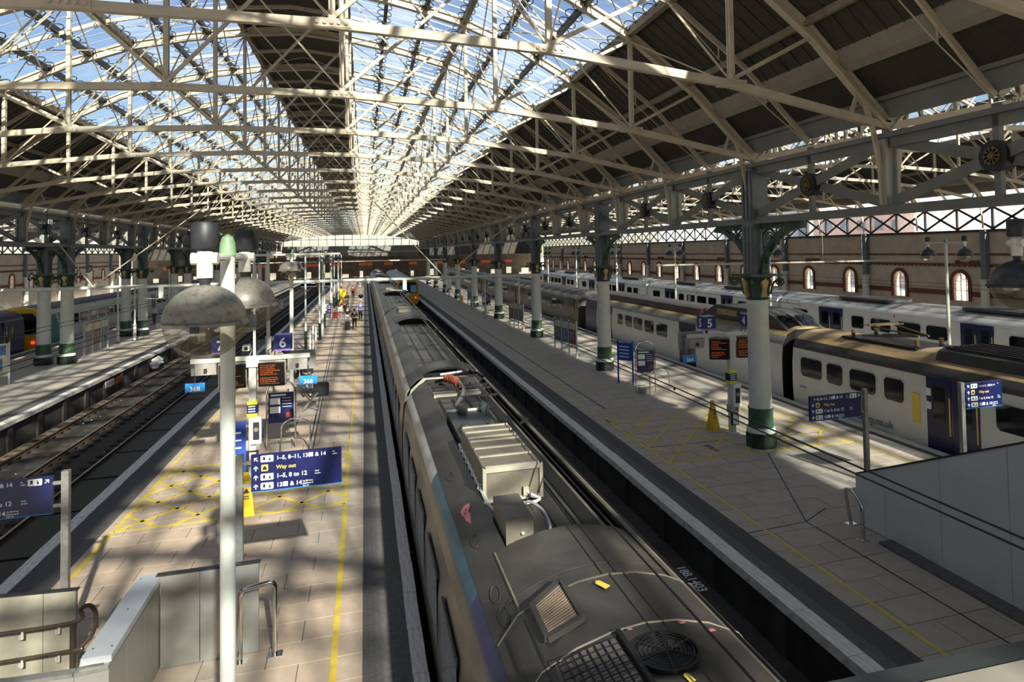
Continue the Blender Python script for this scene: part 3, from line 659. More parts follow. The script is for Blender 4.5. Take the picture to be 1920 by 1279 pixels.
track(2.3, YA, YB, 'railway track 6 under the long grey train', 0); track(5.3, YA, YB, 'empty railway track 5 running up to the yellow fronted train', 70)
for x, l in ((17.65, 'railway track 4 under the silver train'), (20.8, 'railway track 3 beyond the silver train'), (29.85, 'railway track under the white train'), (-23.4, 'railway track under the train behind the paired columns')): track(x, 20 if x > 0 else 30, YB, l, 0)
m = MB()
for y0 in range(13, 60, 3): m.box(-0.62,0.62,y0+0.05,y0+2.9,-1.06,-1.0)
m.build('track_mats', 'train_black', thing('rubber_mats', 'black rubber mats lying between the rails of track 7', 'mat', (-8.1,0,0)))
# ------------------------------------------------------------------ far walls and surroundings
def side_wall(x, sg, label, ya, yb):
    """sg: +1 wall whose inner face looks to -x"""
    w = thing('wall_right' if sg > 0 else 'wall_left', label, 'wall', (x,0,0), 0, None, 'structure'); n = int((yb-ya)/BAY)
    f0, f1_ = (0.0, 0.5) if sg > 0 else (-0.5, 0.0)
    ys = [ya+BAY*i+BAY/2 for i in range(n)]; HW = 0.62; WB, WS, WT = 2.0, 3.35, 3.97
    m = MB(); m.box(f0,f1_,ya,yb,-1.2,WB).box(f0,f1_,ya,yb,WT+0.02,6.9); prev = ya
    for y in ys: m.box(f0,f1_,prev,y-HW,WB,WT+0.02); prev = y+HW
    m.box(f0,f1_,prev,yb,WB,WT+0.02)
    for y in ys:
        for s_ in (-1, 1):
            P = [(y+s_*HW, WT+0.02), (y+s_*HW, WS)]+[(y+s_*HW*math.cos(u), WS+HW*math.sin(u)) for u in (0.3,0.6,0.9,1.2,1.5708)]+[(y, WT+0.02)]
            m.prism(P, 0, f0, f1_)
    m.build('masonry', 'brick_wall', w); fx = -0.04 if sg > 0 else 0.04
    b = MB(); b.box(fx-0.03,fx+0.03,ya,yb,4.5,4.62); 
    for i in range(int((yb-ya)/0.42)): b.box(fx-0.05,fx+0.05,ya+i*0.42,ya+i*0.42+0.21,4.40,4.5)
    b.build('dentil_band', 'brick_red', w); prev = ya; b = MB()
    for y in ys: b.box(fx-0.03,fx+0.03,prev,y-HW-0.3,2.35,2.7); prev = y+HW+0.3
    b.build('red_band', 'brick_red', w); MB().box(fx-0.03,fx+0.03,ya,yb,5.2,5.32).build('red_band', 'brick_red', w)
    MB().box(fx-0.08,fx+0.08,ya,yb,6.78,6.95).build('cornice', 'dark_metal', w)
    for i, y in enumerate(ys):
        P = [(y-HW, WB)]+[(y-HW, WS)]+[(y+HW*math.cos(u), WS+HW*math.sin(u)) for u in [PI*(1-q/10) for q in range(1, 10)]]+[(y+HW, WS), (y+HW, WB)]
        a = MB()
        for (p, q), (r, s_) in zip(P, P[1:]):
            c0_ = (y, WS); k = 1.38
            g = lambda p_, q_: (y+(p_-y)*k, (WS+(q_-WS)*k) if q_ > WS else q_)
            a.prism([(p, q), (r, s_), g(r, s_), g(p, q)], 0, fx-0.06, fx+0.06)
        a.build('window_arch', 'brick_red', w)
        a = MB(); xm = (f0+f1_)/2
        for yy in (y-HW*0.36, y+HW*0.36): a.box(xm-0.03,xm+0.03,yy-0.02,yy+0.02,WB,WS+0.55)
        for zz in (2.7,WS): a.box(xm-0.03,xm+0.03,y-HW,y+HW,zz-0.02,zz+0.02)
        a.ring((xm, y, WS+0.3), 0.2, 0.03, 0, 12, 4); wn = a.build('window_tracery', 'stone_pale', w)
        MB().prism([(p, q) for p, q in P], 0, xm-0.01, xm+0.01).build('pane', 'gable_glass', wn)
    for i in range(0, n, 3):
        y = ya+BAY*i+1.2; m = MB()
        m.box(fx-0.05,fx+0.05,y,y+1.9,4.75,4.85)
        for q in range(6): m.box(fx-0.05,fx+0.05,y+q*0.34,y+q*0.34+0.2,4.55,4.75)
        m.build('vent_block', 'brick_red', w)
    g = MB(); xm = fx*3
    for i in range(n):
        y = ya+BAY*i; h = BAY/2
        for a0, b0 in ((y, y+h), (y+h, y+BAY)):
            g.bar((xm,a0,6.98),(xm,b0,8.45),0.14,0.08,(1,0,0)); g.bar((xm,a0,8.45),(xm,b0,6.98),0.14,0.08,(1,0,0)); g.box(xm-0.07,xm+0.07,a0-0.06,a0+0.06,6.95,8.6)
    g.box(xm-0.12,xm+0.12,ya,yb,8.45,8.62); g.build('wall_lattice', 'dark_metal', w)
    for i in range(0, n, 2):
        y = ya+BAY*i+0.6; MB().box(fx*4-0.22,fx*4+0.22,y-0.2,y+0.2,3.6,6.9).build('pilaster', 'blue_iron', w); MB().lathe([(0.3,-0.9),(0.26,3.3),(0.42,3.6)], 14, (fx*8, y, 0)).build('pilaster_base', 'column_white', w)
side_wall(40.1, 1, 'tall buff brick side wall with arched windows and red brick bands behind the white train', 0.9, 149.4)
side_wall(-46.3, -1, 'distant brick side wall with arched windows at the far left', 0.9, 149.4)
def gable(label):
    w = thing('window_1', label, 'glass screen', (XC, 150.2, 0), 0, None, 'structure')
    MB().box(-14.1,14.1,-0.2,0.25,6.4,7.75).build('beam', 'grey_iron', w); MB().box(-14.1,14.1,-0.1,0.1,9.1,9.22).build('transom', 'grey_iron', w); MB().box(-11.5,11.5,-0.1,0.1,11.2,11.3).build('transom', 'grey_iron', w)
    xs = [-13.8+27.6*i/16 for i in range(17)]
    for x in xs: MB().box(x-0.05,x+0.05,-0.1,0.1,7.75,max(7.9, zr(x)-0.1)).build('mullion', 'grey_iron', w)
    for a, b in zip(xs, xs[1:]):
        za, zb = zr(a)-0.1, zr(b)-0.1; MB().prism([(a+0.05,7.75),(b-0.05,7.75),(b-0.05,max(zb,7.8)),(a+0.05,max(za,7.8))], 1, -0.01, 0.01).build('pane', 'gable_glass', w)
gable('glazed end screen closing the far end of the middle span')
for x_, nm, lb in ((XR, 'wall_end', 'dark boarded end wall closing the span over the white trains'), (XL, 'wall_end_left', 'dark boarded end wall closing the span beyond the paired columns')):
    w = thing(nm, lb, 'wall', (x_, 150.2, 0), 0, None, 'structure'); MB().prism([(-14.1,5.4)]+[(t, zr(t)+0.2) for t in (-14.1,-12.15,-10.1,-8.08,-6.06,-2.02,2.02,6.06,8.08,10.1,12.15,14.1)]+[(14.1,5.4)],1,-0.1,0.1).build('boarding', 'roof_board', w)
rw = thing('rear_light_block', 'unseen brick wall added behind the viewpoint to cut ambient light', 'wall', (0,-27,0), 0, None, 'structure'); MB().box(-47,41,-0.4,0,-1.4,8.9).build('masonry', 'brick_wall', rw)  # added out of view, keeps ambient light from entering the open rear
fw_ = thing('wall_far', 'dark concourse front with lit shops and signs at the far end of the platforms', 'wall', (0,163,0), 0, None, 'structure')
MB().box(-48,42,0,0.5,-1.2,5.4).box(-48,42,-8,0.5,5.4,6.4).build('shopfront', 'far_shop', fw_)
m = MB()
for i in range(22): x = -44+i*3.9; m.box(x, x+random.uniform(0.6,1.9), -0.12, -0.02, 0.5, random.uniform(1.3,2.1))
m.build('lit_windows', 'shop_light', fw_)['kind'] = 'stuff'; m = MB()
for i in range(14): x = -42+i*5.8; m.box(x, x+random.uniform(1.6,3.2), -0.25, -0.1, 3.2, 3.9)
m.build('shop_signs', 'shop_sign', fw_)['kind'] = 'stuff'
flat('concourse', 'paving_grey', fw_, -48, 42, -13.5, 0, -0.1, 0.0)
gr = thing('floor', 'open ground outside the station', 'ground', (0,0,0), 0, None, 'structure'); MB().box(-500,500,-500,600,-1.7,-1.45).build('ground_sheet', 'pale_ground', gr)
def tower(x, y, w, d, h, m, label, rows, cols):
    t = thing('town_building', label, 'building', (x, y, -1.4), 1.0); MB().box(0,d,-w/2,w/2,0,h).box(0.2,d-0.2,-w/2+0.2,w/2-0.2,h,h+0.8).build('block', m, t)
    wm = MB().box(-0.06,0.05,-0.8,0.8,-1.0,1.0).mesh('window', 'town_glass')
    for r in range(rows):
        for c in range(cols): put('window', wm, t, (0, -w/2+(c+0.5)*w/cols, 2.5+r*(h-3)/rows+1.0))
tower(95, 78, 26, 14, 24, 'town_brick', 'red brick block of flats seen over the far brick wall, rightmost one', 6, 8)
tower(98, 108, 22, 14, 30, 'town_brick', 'pink brick block seen over the far brick wall beyond the rightmost flats', 7, 7)
tower(92, 138, 20, 14, 20, 'town_grey', 'blue grey glass office block seen over the far brick wall', 5, 6)
tower(100, 175, 34, 14, 26, 'town_grey', 'pale grey block seen furthest along over the far brick wall', 6, 9)
# ------------------------------------------------------------------ the long grey train on track 6
RZ = -0.915
gt = thing('train', 'long dark grey train with teal and white roof edge standing at the sunlit platform', 'train', (2.3, 0, RZ))
def mir(P): return P+[(-x, z) for x, z in reversed(P)]
def car_shell(y0, y1, full_y=None):
    b = MB(); b.prism(mir([(1.20,0.30),(1.33,0.80),(1.36,1.5),(1.35,2.2),(1.29,2.86),(1.235,3.02)]), 1, y0, y1)
    return b.build('carriage', 'train_grey_side', gt)
def roof_common(c, y0, y1, stripes):
    MB().prism(mir([(1.27,2.86),(1.07,3.20),(0.76,3.36)]), 1, y0+0.05, y1-0.05).build('roof_core', 'train_black', c)
    for a, b, mt in stripes:
        MB().sheet([(-1.24,3.02),(-1.20,3.12),(-1.13,3.22)], a, b, 0.02).build('cantrail', mt, c, True)
    MB().sheet([(1.13,3.22),(1.20,3.12),(1.24,3.02)], y0, y1, 0.02).build('cantrail', 'train_grey_side', c, True)
    MB().sheet([(-1.13,3.23),(-0.93,3.42),(-0.74,3.52)], y0+0.06, y1-0.06, 0.02).build('roof_shoulder', 'train_roof', c, True)
    MB().sheet([(0.80,3.50),(0.95,3.41),(1.10,3.25)], y0+0.06, y1-0.06, 0.02).build('roof_shoulder', 'train_roof_flat', c, True)
    MB().tube((0.52,y0+0.3,3.58),(0.52,y1-0.3,3.58),0.022,6).build('roof_pipe', 'hvac_tan', c); MB().tube((0.80,y0+0.3,3.55),(0.80,y1-0.3,3.55),0.03,6).build('roof_pipe', 'hvac_tan', c)
def windows(c, y0, y1, x, sp, wl, z0, z1, m='car_glass'):
    me = MB().prism([(0.06,z0),(wl-0.06,z0),(wl,z0+0.08),(wl,z1-0.08),(wl-0.06,z1),(0.06,z1),(0,z1-0.08),(0,z0+0.08)], 0, -0.012, 0.012).mesh('window', m); y = y0
    while y+wl < y1: put('window', me, c, (x, y, 0)); y += sp
def well_floor(c, y0, y1, slots):
    MB().box(-0.74,0.40,y0,y1,3.34,3.42).build('roof_well', 'train_roof_flat', c)
    for x in slots: MB().box(x-0.02,x+0.02,y0+0.15,y1-0.15,3.40,3.428).build('slot', 'train_black', c); MB().box(x+0.03,x+0.07,y0+0.15,y1-0.15,3.42,3.445).build('roof_rib', 'train_roof_flat', c)
def arch_cover(c, y0, y1, m='train_roof', lift=0.0, name='roof_cover', half=0.86):
    P = [(-half, 3.47+lift), (-0.62, 3.58+lift), (-0.3, 3.655+lift), (0, 3.68+lift), (0.3, 3.655+lift), (0.62, 3.58+lift), (half, 3.47+lift)]
    return MB().sheet(P, y0, y1, 0.02).build(name, m, c, True)
c1 = car_shell(-4.4, 18.35); roof_common(c1, -4.4, 18.35, [(11.65,18.35,'train_white_rail'),(7.4,11.65,'train_teal'),(-4.4,7.4,'train_indigo')])
windows(c1, -3, 18, -1.355, 2.1, 1.5, 1.45, 2.5); windows(c1, -3, 18, 1.355, 2.1, 1.5, 1.45, 2.5)
well_floor(c1, 7.6, 18.2, (-0.62, -0.30, 0.02, 0.30)); MB().box(0.40,0.74,7.6,18.2,3.30,3.37).build('cable_trough', 'train_black', c1)
arch_cover(c1, 6.35, 7.75, 'train_roof_flat', 0.0); MB().box(-0.88,-0.86,6.35,7.75,3.42,3.50).build('cover_edge', 'hvac_tan', c1)
P = [(-1.12,3.25),(-0.92,3.50),(-0.62,3.64),(-0.3,3.72),(0,3.745),(0.3,3.72),(0.62,3.64),(0.92,3.50),(1.12,3.25)]
MB().sheet(P, -4.3, 6.35, 0.02).build('end_hood', 'train_roof', c1, True)
def seam(y, m, w=0.012, lift=0.022): return MB().sheet([(x, z+lift) for x, z in P], y-w, y+w, 0.006).build('seam', m, c1, True)
seam(6.33, 'hvac_tan'); seam(6.72, 'train_roof_flat', 0.01, -0.04); seam(5.42, 'hvac_light', 0.009)
for x, w, z in ((-1.02,0.05,3.385),(-0.88,0.02,3.53)): MB().bar((x,-4,z),(x,6.2,z),w,0.03).build('roof_rib', 'train_black', c1)
# intake louvre on the shoulder of the hood
lv = MB(); A = Vector((-0.80,5.68,3.60)); B = Vector((-0.46,5.72,3.705)); Cc = Vector((-0.46,6.42,3.705)); D_ = Vector((-0.80,6.25,3.60))
lv.add([A,B,Cc,D_,A+Vector((0,0,.03)),B+Vector((0,0,.03)),Cc+Vector((0,0,.03)),D_+Vector((0,0,.03))],[(3,2,1,0),(4,5,6,7),(0,1,5,4),(1,2,6,5),(2,3,7,6),(3,0,4,7)]); lo_ = lv.build('louvre', 'grille_brown', c1)
for i in range(16):
    u = (i+0.5)/16; MB().bar(A.lerp(D_, u)+Vector((0,0,.035)), B.lerp(Cc, u)+Vector((0,0,.035)), 0.008, 0.010).build('blade', 'grille_brown', lo_)
for a, b in ((A,B),(B,Cc),(Cc,D_),(D_,A)): MB().bar(a+Vector((0,0,.03)), b+Vector((0,0,.03)), 0.05, 0.05).build('louvre_frame', 'train_roof', lo_)
# cooling fans with wire guards and the wire mesh grid beside them
for y in (4.98, 4.25):
    f = MB().lathe([(0.27,3.70),(0.27,3.79),(0.25,3.79),(0.24,3.72),(0.0,3.72)], 28, (0.0,y,0)).build('fan', 'train_black', c1, True)
    for r in (0.05,0.085,0.12,0.155,0.19,0.225): MB().ring((0,y,3.79-(0.27-r)*0.02), r, 0.005, 2, 26, 4).build('guard_ring', 'dark_metal', f)
    for i in range(3):
        a = i*PI/3+0.3; MB().bar((-0.25*math.cos(a),y-0.25*math.sin(a),3.795),(0.25*math.cos(a),y+0.25*math.sin(a),3.795),0.010,0.008).build('guard_spoke', 'dark_metal', f)
    MB().add([(0.03,y+0.02,3.78),(0.16,y+0.05,3.76),(0.10,y+0.19,3.76)],[(0,1,2)]).add([(0.03,y+0.02,3.775),(0.16,y+0.05,3.755),(0.10,y+0.19,3.755)],[(0,2,1)]).build('fan_blade', 'galv', f)
g = MB()
for i in range(9): x = -0.82+i*0.065; g.bar((x,3.2,zz_ := 3.70-0.22*max(0,(-x-0.3))**1.2+0.05),(x,5.32,zz_),0.008,0.012)
for i in range(26): y = 3.25+i*0.083; g.path([(x, y, 3.70-0.22*max(0,(-x-0.3))**1.2+0.055) for x in (-0.82,-0.62,-0.45,-0.3)], 0.005, 4)
g.build('wire_grid', 'train_black', c1); MB().sheet([(-0.84,3.60),(-0.6,3.68),(-0.3,3.74)], 3.2, 5.34, 0.006).build('grid_tray', 'train_grey_side', c1)
MB().box(-0.29,-0.25,3.2,5.36,3.72,3.80).build('roof_rib', 'train_black', c1)
for p, sz, r in (((-0.12,6.13,3.78),0.075,0.5),((0.02,4.62,3.78),0.05,0.2)):
    MB().add([(-sz*.6,-sz,0),(sz*.6,-sz*.8,0),(sz*.5,sz,0),(0,sz*1.25,0),(-sz*.6,sz*.8,0)],[(0,1,2,3,4)]).build('yellow_sticker', 'print_yellow', c1, False, p, (0.05,0.1,r))
for p, sz in (((0.33,5.36,3.745),0.035),((-0.16,5.36,3.775),0.025),((0.55,5.25,3.70),0.045)): MB().box(-sz,sz,-sz*.4,sz*.4,0,0.004).build('pink_mark', 'pink_paint', c1, False, p, (0,0.25,0.4))
m = MB().add([(0,0.30,0),(0.08,0.34,0),(0.17,0.26,0),(0.16,0.14,0),(0.11,0.08,0),(0.13,-0.06,0),(0.08,-0.30,0),(0.03,-0.10,0),(0.02,0.08,0),(-0.02,0.16,0)],[tuple(range(10))])
pk = m.build('pink_mark', 'pink_paint', c1, False, (-1.03,9.2,3.345), (0,-0.80,0))
for x, y in ((0.055,0.11),(0.09,0.17)): MB().lathe([(0.018,0),(0.018,0.004)],8,(x,y,0)).build('dark_spot', 'print_dark', pk)
for y in (6.6, 7.05, 8.4, 10.9): MB().path([(-1.0+0.045*math.cos(a), y+0.16*math.sin(a), 3.385+0.04*math.cos(a)) for a in [2*PI*i/14 for i in range(14)]], 0.006, 4, True).build('hatch_ring', 'train_roof_flat', c1)
# equipment in the roof well
b2 = MB().box(-0.70,-0.36,7.92,8.75,3.42,3.78).build('control_box', 'hvac_tan', c1)
MB().hose([(-0.42,8.3,3.72),(-0.30,8.42,3.78),(-0.12,8.36,3.66),(-0.10,8.1,3.52),(-0.28,7.92,3.50),(-0.46,8.0,3.56),(-0.50,7.88,3.62)],0.02,6).build('hose', 'hose_white', b2)
hv = MB().box(-0.70,0.14,9.45,11.75,3.44,3.92).build('hvac_unit', 'hvac_tan', c1)
for y in (9.47,9.98,10.42,10.83,11.05,11.38,11.72): MB().box(-0.68,0.12,y-0.025,y+0.025,3.92,3.94).build('hvac_ridge', 'hvac_light', hv)
for a in ((-0.70,0.14,9.42,9.46,3.86,3.93),(-0.70,0.14,9.42,9.46,3.44,3.49),(-0.72,-0.67,9.41,9.46,3.44,3.93),(0.11,0.16,9.41,9.46,3.44,3.93)): MB().box(*a).build('hvac_frame', 'hvac_light', hv)
MB().hose([(-0.1,9.42,3.56),(-0.02,9.3,3.52),(0.06,9.22,3.5),(-0.05,9.16,3.48),(-0.32,9.2,3.47)],0.022,6).build('hose', 'hose_white', hv); MB().box(-0.14,-0.06,9.38,9.43,3.5,3.62).build('coupling', 'hvac_light', hv)
MB().hose([(-0.72,11.8,3.62),(-0.71,11.2,3.60),(-0.72,10.6,3.62),(-0.71,10.0,3.58),(-0.72,9.5,3.60),(-0.68,9.1,3.52),(-0.58,8.9,3.48),(-0.45,8.85,3.46)],0.03,6).build('hose', 'hose_white', c1)
for i in range(7): MB().ring((-0.715,9.6+i*0.32,3.61),0.042,0.012,1,10,4).build('hose_clip', 'hose_white', c1)
gb = MB().box(-0.66,0.20,12.0,14.2,3.42,3.62).build('gearbox_cover', 'gasket_green', c1)
for x, y in ((-0.5,12.5),(0.0,12.5),(-0.35,14.1),(0.12,14.1)): MB().tube((x,y-0.12,3.70),(x,y+0.12,3.70),0.10,12).build('cylinder', 'gasket_green', gb, True)
MB().tube((-0.42,12.5,3.66),(-0.08,12.5,3.66),0.05,10).build('cylinder', 'gasket_green', gb, True); MB().box(-0.66,0.20,14.2,14.26,3.42,3.66).build('cover_edge', 'hose_white', gb)
for y in (15.7, 16.6, 17.0): MB().bar((-0.72,y,3.60),(0.70,y,3.60),0.05,0.05).build('cross_bar', 'train_black', c1)
MB().box(-0.7,0.5,16.55,16.95,3.43,3.50).build('pale_tray', 'hvac_light', c1)
rp = MB().path([(-0.25,17.9,3.62),(-0.16,17.6,3.72),(-0.10,17.2,3.70),(-0.05,16.9,3.66)],0.085,10).build('red_bellows', 'orange_red', c1, True)
for i in range(5): MB().ring((-0.20+i*0.035,17.75-i*0.18,3.69),0.09,0.014,1,14,5).build('bellows_rib', 'orange_red', rp)
MB().hose([(-0.05,16.9,3.72),(0.0,16.4,3.70),(-0.08,15.9,3.62),(-0.3,15.4,3.5)],0.045,8).build('hose', 'galv', c1); MB().tube((-0.4,17.9,3.75),(0.2,18.0,3.78),0.04,8).build('hose', 'galv', c1)
MB().prism([(-1.25,2.9),(-1.05,3.27),(-0.72,3.55),(0.72,3.55),(1.05,3.27),(1.25,2.9)],1,18.36,18.42).build('end_frame', 'train_black', c1)
ys = [(18.95,42.0),(42.5,65.5),(66.0,89.0),(89.5,112.5),(113.0,136.0)]
for i, (a, b) in enumerate(ys):
    c = car_shell(a, b); roof_common(c, a, b, [(a, b, 'train_white_rail')]); windows(c, a+1.5, b-1, -1.355, 2.1, 1.5, 1.45, 2.5); windows(c, a+1.5, b-1, 1.355, 2.1, 1.5, 1.45, 2.5)
    MB().prism(mir([(1.15,0.4),(1.28,1.0),(1.29,2.5),(1.10,3.2),(0.76,3.5)]),1,a-0.03,a+0.02).build('car_end', 'hvac_light', c)
    MB().prism(mir([(0.7,0.5),(0.8,1.2),(0.8,2.9)]),1,a-0.5,a-0.03).build('gangway', 'train_black', c)
    well_floor(c, a+1.6, a+15.0, (-0.5, -0.15, 0.2)); arch_cover(c, a+0.3, a+1.6)
    for q in range(3): MB().bar((-0.74,a+3+q*4.0,3.44),(0.4,a+3+q*4.0,3.44),0.05,0.04).build('cross_bar', 'train_black', c)
    ar = arch_cover(c, a+15.0, a+18.4, 'train_roof', 0.05, 'vent_hood')
    for q in range(9): MB().sheet([(x_, z_+0.075) for x_, z_ in [(-0.86,3.47),(-0.62,3.58),(-0.3,3.655),(0,3.68),(0.3,3.655),(0.62,3.58),(0.86,3.47)]], a+15.1+q*0.11, a+15.15+q*0.11, 0.02).build('vent_fin', 'train_black', ar)
    arch_cover(c, a+18.4, b-0.2, 'train_roof_flat'); MB().box(-0.5,0.3,a+19.0,a+21.2,3.68,3.86).build('hvac_unit', 'hvac_tan', c)
    MB().hose([(-0.1,b-1.2,3.78),(0,b-0.9,3.80),(0.05,b-0.5,3.76)],0.07,8).build('red_bellows', 'orange_red', c, True)
# ------------------------------------------------------------------ other trains
BP = [(1.22,0.30),(1.36,0.85),(1.39,1.6),(1.38,2.4),(1.32,3.0),(1.24,3.20)]
RP = [(1.24,3.20),(1.05,3.42),(0.7,3.58),(0.3,3.64)]
def coach(t, y0, y1, body, roof, wins=(), doors=(), wm='car_glass', dm='car_blue', wz=(1.97,2.68), sides=(-1,1), cant=None):
    c = MB().prism(mir(BP), 1, y0, y1).build('carriage', body, t); MB().prism(mir(RP), 1, y0+0.02, y1-0.02).build('roof', roof, c, True)
    if cant:
        for sx in (-1, 1): MB().sheet(sorted([(sx*1.335,2.98),(sx*1.29,3.12),(sx*1.17,3.30)]), y0, y1, 0.02).build('cantrail', cant, c, True)
    MB().box(-1.1,1.1,y0+0.5,y1-0.5,0.12,0.4).build('underframe', 'train_black', c)
    for yy in (y0+3.2, y1-3.2): MB().box(-1.05,1.05,yy-1.5,yy+1.5,0.0,0.5).build('bogie', 'train_black', c)
    for sx in sides:
        for a, b in wins:
            w = b-a; MB().prism([(0.1,wz[0]),(w-0.1,wz[0]),(w,wz[0]+0.1),(w,wz[1]-0.1),(w-0.1,wz[1]),(0.1,wz[1]),(0,wz[1]-0.1),(0,wz[0]+0.1)],0,-0.015,0.015).build('window', wm, c, False, (sx*1.385,a,0))
        for a, b in doors:
            d_ = MB().box(-0.02,0.02,0,(b-a)/2-0.01,0.75,3.02).build('door', dm, c, False, (sx*1.375,a,0)); d2 = MB().box(-0.02,0.02,0.01,(b-a)/2,0.75,3.02).build('door', dm, c, False, (sx*1.375,(a+b)/2,0))
            for q in (d_, d2): MB().box(-0.026,0.026,0.25,(b-a)/2-0.25,1.75,2.75).build('door_pane', 'car_glass', q); MB().box(-0.035,0.035,0.06,0.10,1.4,2.5).build('handrail', 'print_yellow', q)
    return c
t4 = thing('train', 'silver and navy electric train with sandy roof on track 4 beside the white columns', 'train', (17.63, 0, RZ))
W1 = [(21.0,22.2),(19.9,20.7),(18.3,19.5),(17.1,17.9),(12.3,13.9),(10.6,11.9)]
ca = coach(t4, 0.5, 22.75, 'car_white', 'car_tan', W1, [(14.4,16.2),(5.5,7.3)], cant='car_roof_dark')
MB().box(-0.02,0.02,16.45,16.75,1.5,2.4).build('yellow_notice', 'print_yellow', ca, False, (-1.39,0,0))
for z in (2.6,2.2): MB().box(-0.025,0.025,16.02,16.18,z-0.16,z+0.06).build('door_notice', 'print_white', ca, False, (-1.40,0,0))
text('northernrailway.co.uk', 0.34, 'poster_grey', ca, (-1.405, 20.6, 1.05), (PI/2,0,-PI/2)); text('323 227', 0.12, 'poster_grey', ca, (-1.405, 22.3, 1.5), (PI/2,0,-PI/2))
MB().prism(mir([(1.0,3.45),(0.9,3.72),(0.6,3.84)]),1,6.0,16.2).build('roof_fairing', 'car_roof_dark', ca, True)
m = MB()
for i in range(7): m.box(-0.9+i*0.27,-0.84+i*0.27,6.1,15.9,3.8,3.9)
m.build('fairing_ribs', 'train_black', ca)
pan = MB().box(-0.75,0.75,17.2,20.6,3.58,3.66).build('pantograph', 'train_black', ca)
for sx in (-1,1):
    MB().bar((sx*0.45,19.9,3.72),(sx*0.2,17.6,3.95),0.06,0.06).build('pantograph_arm', 'hvac_tan', pan); MB().bar((sx*0.2,17.6,3.95),(sx*0.5,19.4,4.12),0.05,0.05).build('pantograph_arm', 'rosette_gold', pan)
MB().bar((-0.75,19.5,4.16),(0.75,19.5,4.16),0.12,0.05).build('collector_head', 'rosette_gold', pan); MB().bar((-0.75,19.25,4.16),(0.75,19.25,4.16),0.06,0.05).build('collector_head', 'rosette_gold', pan)
for x, y in ((-0.5,17.4),(0.5,17.4),(-0.5,20.3),(0.5,20.3)):
    m = MB()
    for i in range(4): m.lathe([(0.05,0),(0.09,0.03),(0.05,0.06)],10,(x,y,3.66+i*0.06))
    m.build('insulator', 'rosette_gold', pan)
cb = coach(t4, 23.4, 48.3, 'car_white', 'car_tan', [(24.6,25.7),(34.1,35.5),(35.9,37.2),(37.6,38.9),(39.2,40.3),(40.8,41.7),(28.2,29.3)], [(30.8,32.6),(42.8,44.6)], cant='car_roof_silver')
MB().prism(mir([(1.37,0.5),(1.40,1.4),(1.40,2.6),(1.30,3.2),(0.8,3.6)]),1,45.9,48.34).build('cab_end', 'car_blue', cb); hd = MB().prism([(23.5,3.4),(24.7,4.02),(25.4,4.16),(29.5,4.16),(31.0,3.5)],0,-0.92,0.92).build('roof_hood', 'car_roof_dark', cb)
for sx in (-1,1):
    MB().bar((sx*0.43,23.75,3.56),(sx*0.43,24.62,4.01),0.62,0.02).build('hood_pane', 'car_glass', hd); MB().box(sx*0.93-0.01,sx*0.93+0.01,25.3,27.2,3.72,4.0).build('hood_flash', 'car_tan', hd); MB().box(sx*0.93-0.01,sx*0.93+0.01,27.5,29.3,3.72,4.0).build('hood_flash', 'car_tan', hd)
    MB().path([(sx*0.2,23.7,3.6),(sx*0.2,24.2,3.95),(sx*0.45,24.4,4.1)],0.025,6).build('hood_wiper', 'train_black', hd)
MB().prism(mir([(1.24,0.32),(1.37,0.85),(1.40,1.6),(1.39,2.4),(1.33,3.0),(1.25,3.2),(1.05,3.42),(0.7,3.57)]),1,23.36,23.42).build('car_end', 'train_black', cb)
MB().prism(mir([(1.02,3.5),(0.85,3.78),(0.55,3.87)]),1,31.0,46).build('roof_ribs', 'car_maroon', cb, True); pass
MB().prism(mir([(0.75,0.5),(0.85,1.2),(0.85,3.2)]),1,22.75,23.4).build('gangway', 'train_black', cb)
tx = thing('train', 'dark silver and maroon express train standing behind the silver train on track 4', 'train', (17.63, 0, RZ)); y = 50.2
for i in range(4):
    c = coach(tx, y, y+22.4, 'car_bronze', 'car_roof_dark', [(y+4.2+1.85*j, y+5.75+1.85*j) for j in range(7)], [(y+1.2,y+2.6),(y+19.2,y+20.6)], dm='car_maroon', cant='car_roof_silver'); y += 22.9
tw = thing('train', 'white train with navy doors standing in front of the brick wall', 'train', (29.8, 0, RZ)); y = 18.4
for i in range(4):
    c = coach(tw, y, y+22.6, 'car_white', 'car_roof_silver', [(y+12.3,y+13.8),(y+10.2,y+11.8),(y+8.5,y+9.8),(y+2.0,y+3.3),(y+3.8,y+5.1),(y+19.6,y+21.2),(y+14.4,y+15.4)], [(y+5.9,y+7.7),(y+16.2,y+18.4)], cant='car_white')
    MB().box(-0.9,0.9,y+3,y+8,3.6,3.74).build('roof_unit', 'car_roof_dark', c); MB().box(-0.9,0.9,y+13,y+17,3.6,3.74).build('roof_unit', 'car_roof_dark', c)
    text('NORTHERN', 0.42, 'poster_grey', c, (-1.41, y+12.6, 1.25), (PI/2,0,-PI/2)); MB().box(-0.02,0.02,0,0.12,2.9,3.02).build('door_lamp', 'poster_red', c, False, (-1.37,y+11.9,0)); y += 23.1
tb = thing('train', 'navy train end with dark windows parked at the far left behind the columns', 'train', (-23.4, 0, RZ))
coach(tb, 31.0, 53.2, 'car_blue', 'car_roof_dark', [(33+2.2*j, 34.5+2.2*j) for j in range(8)], [(50.5,51.9)], cant='car_blue')
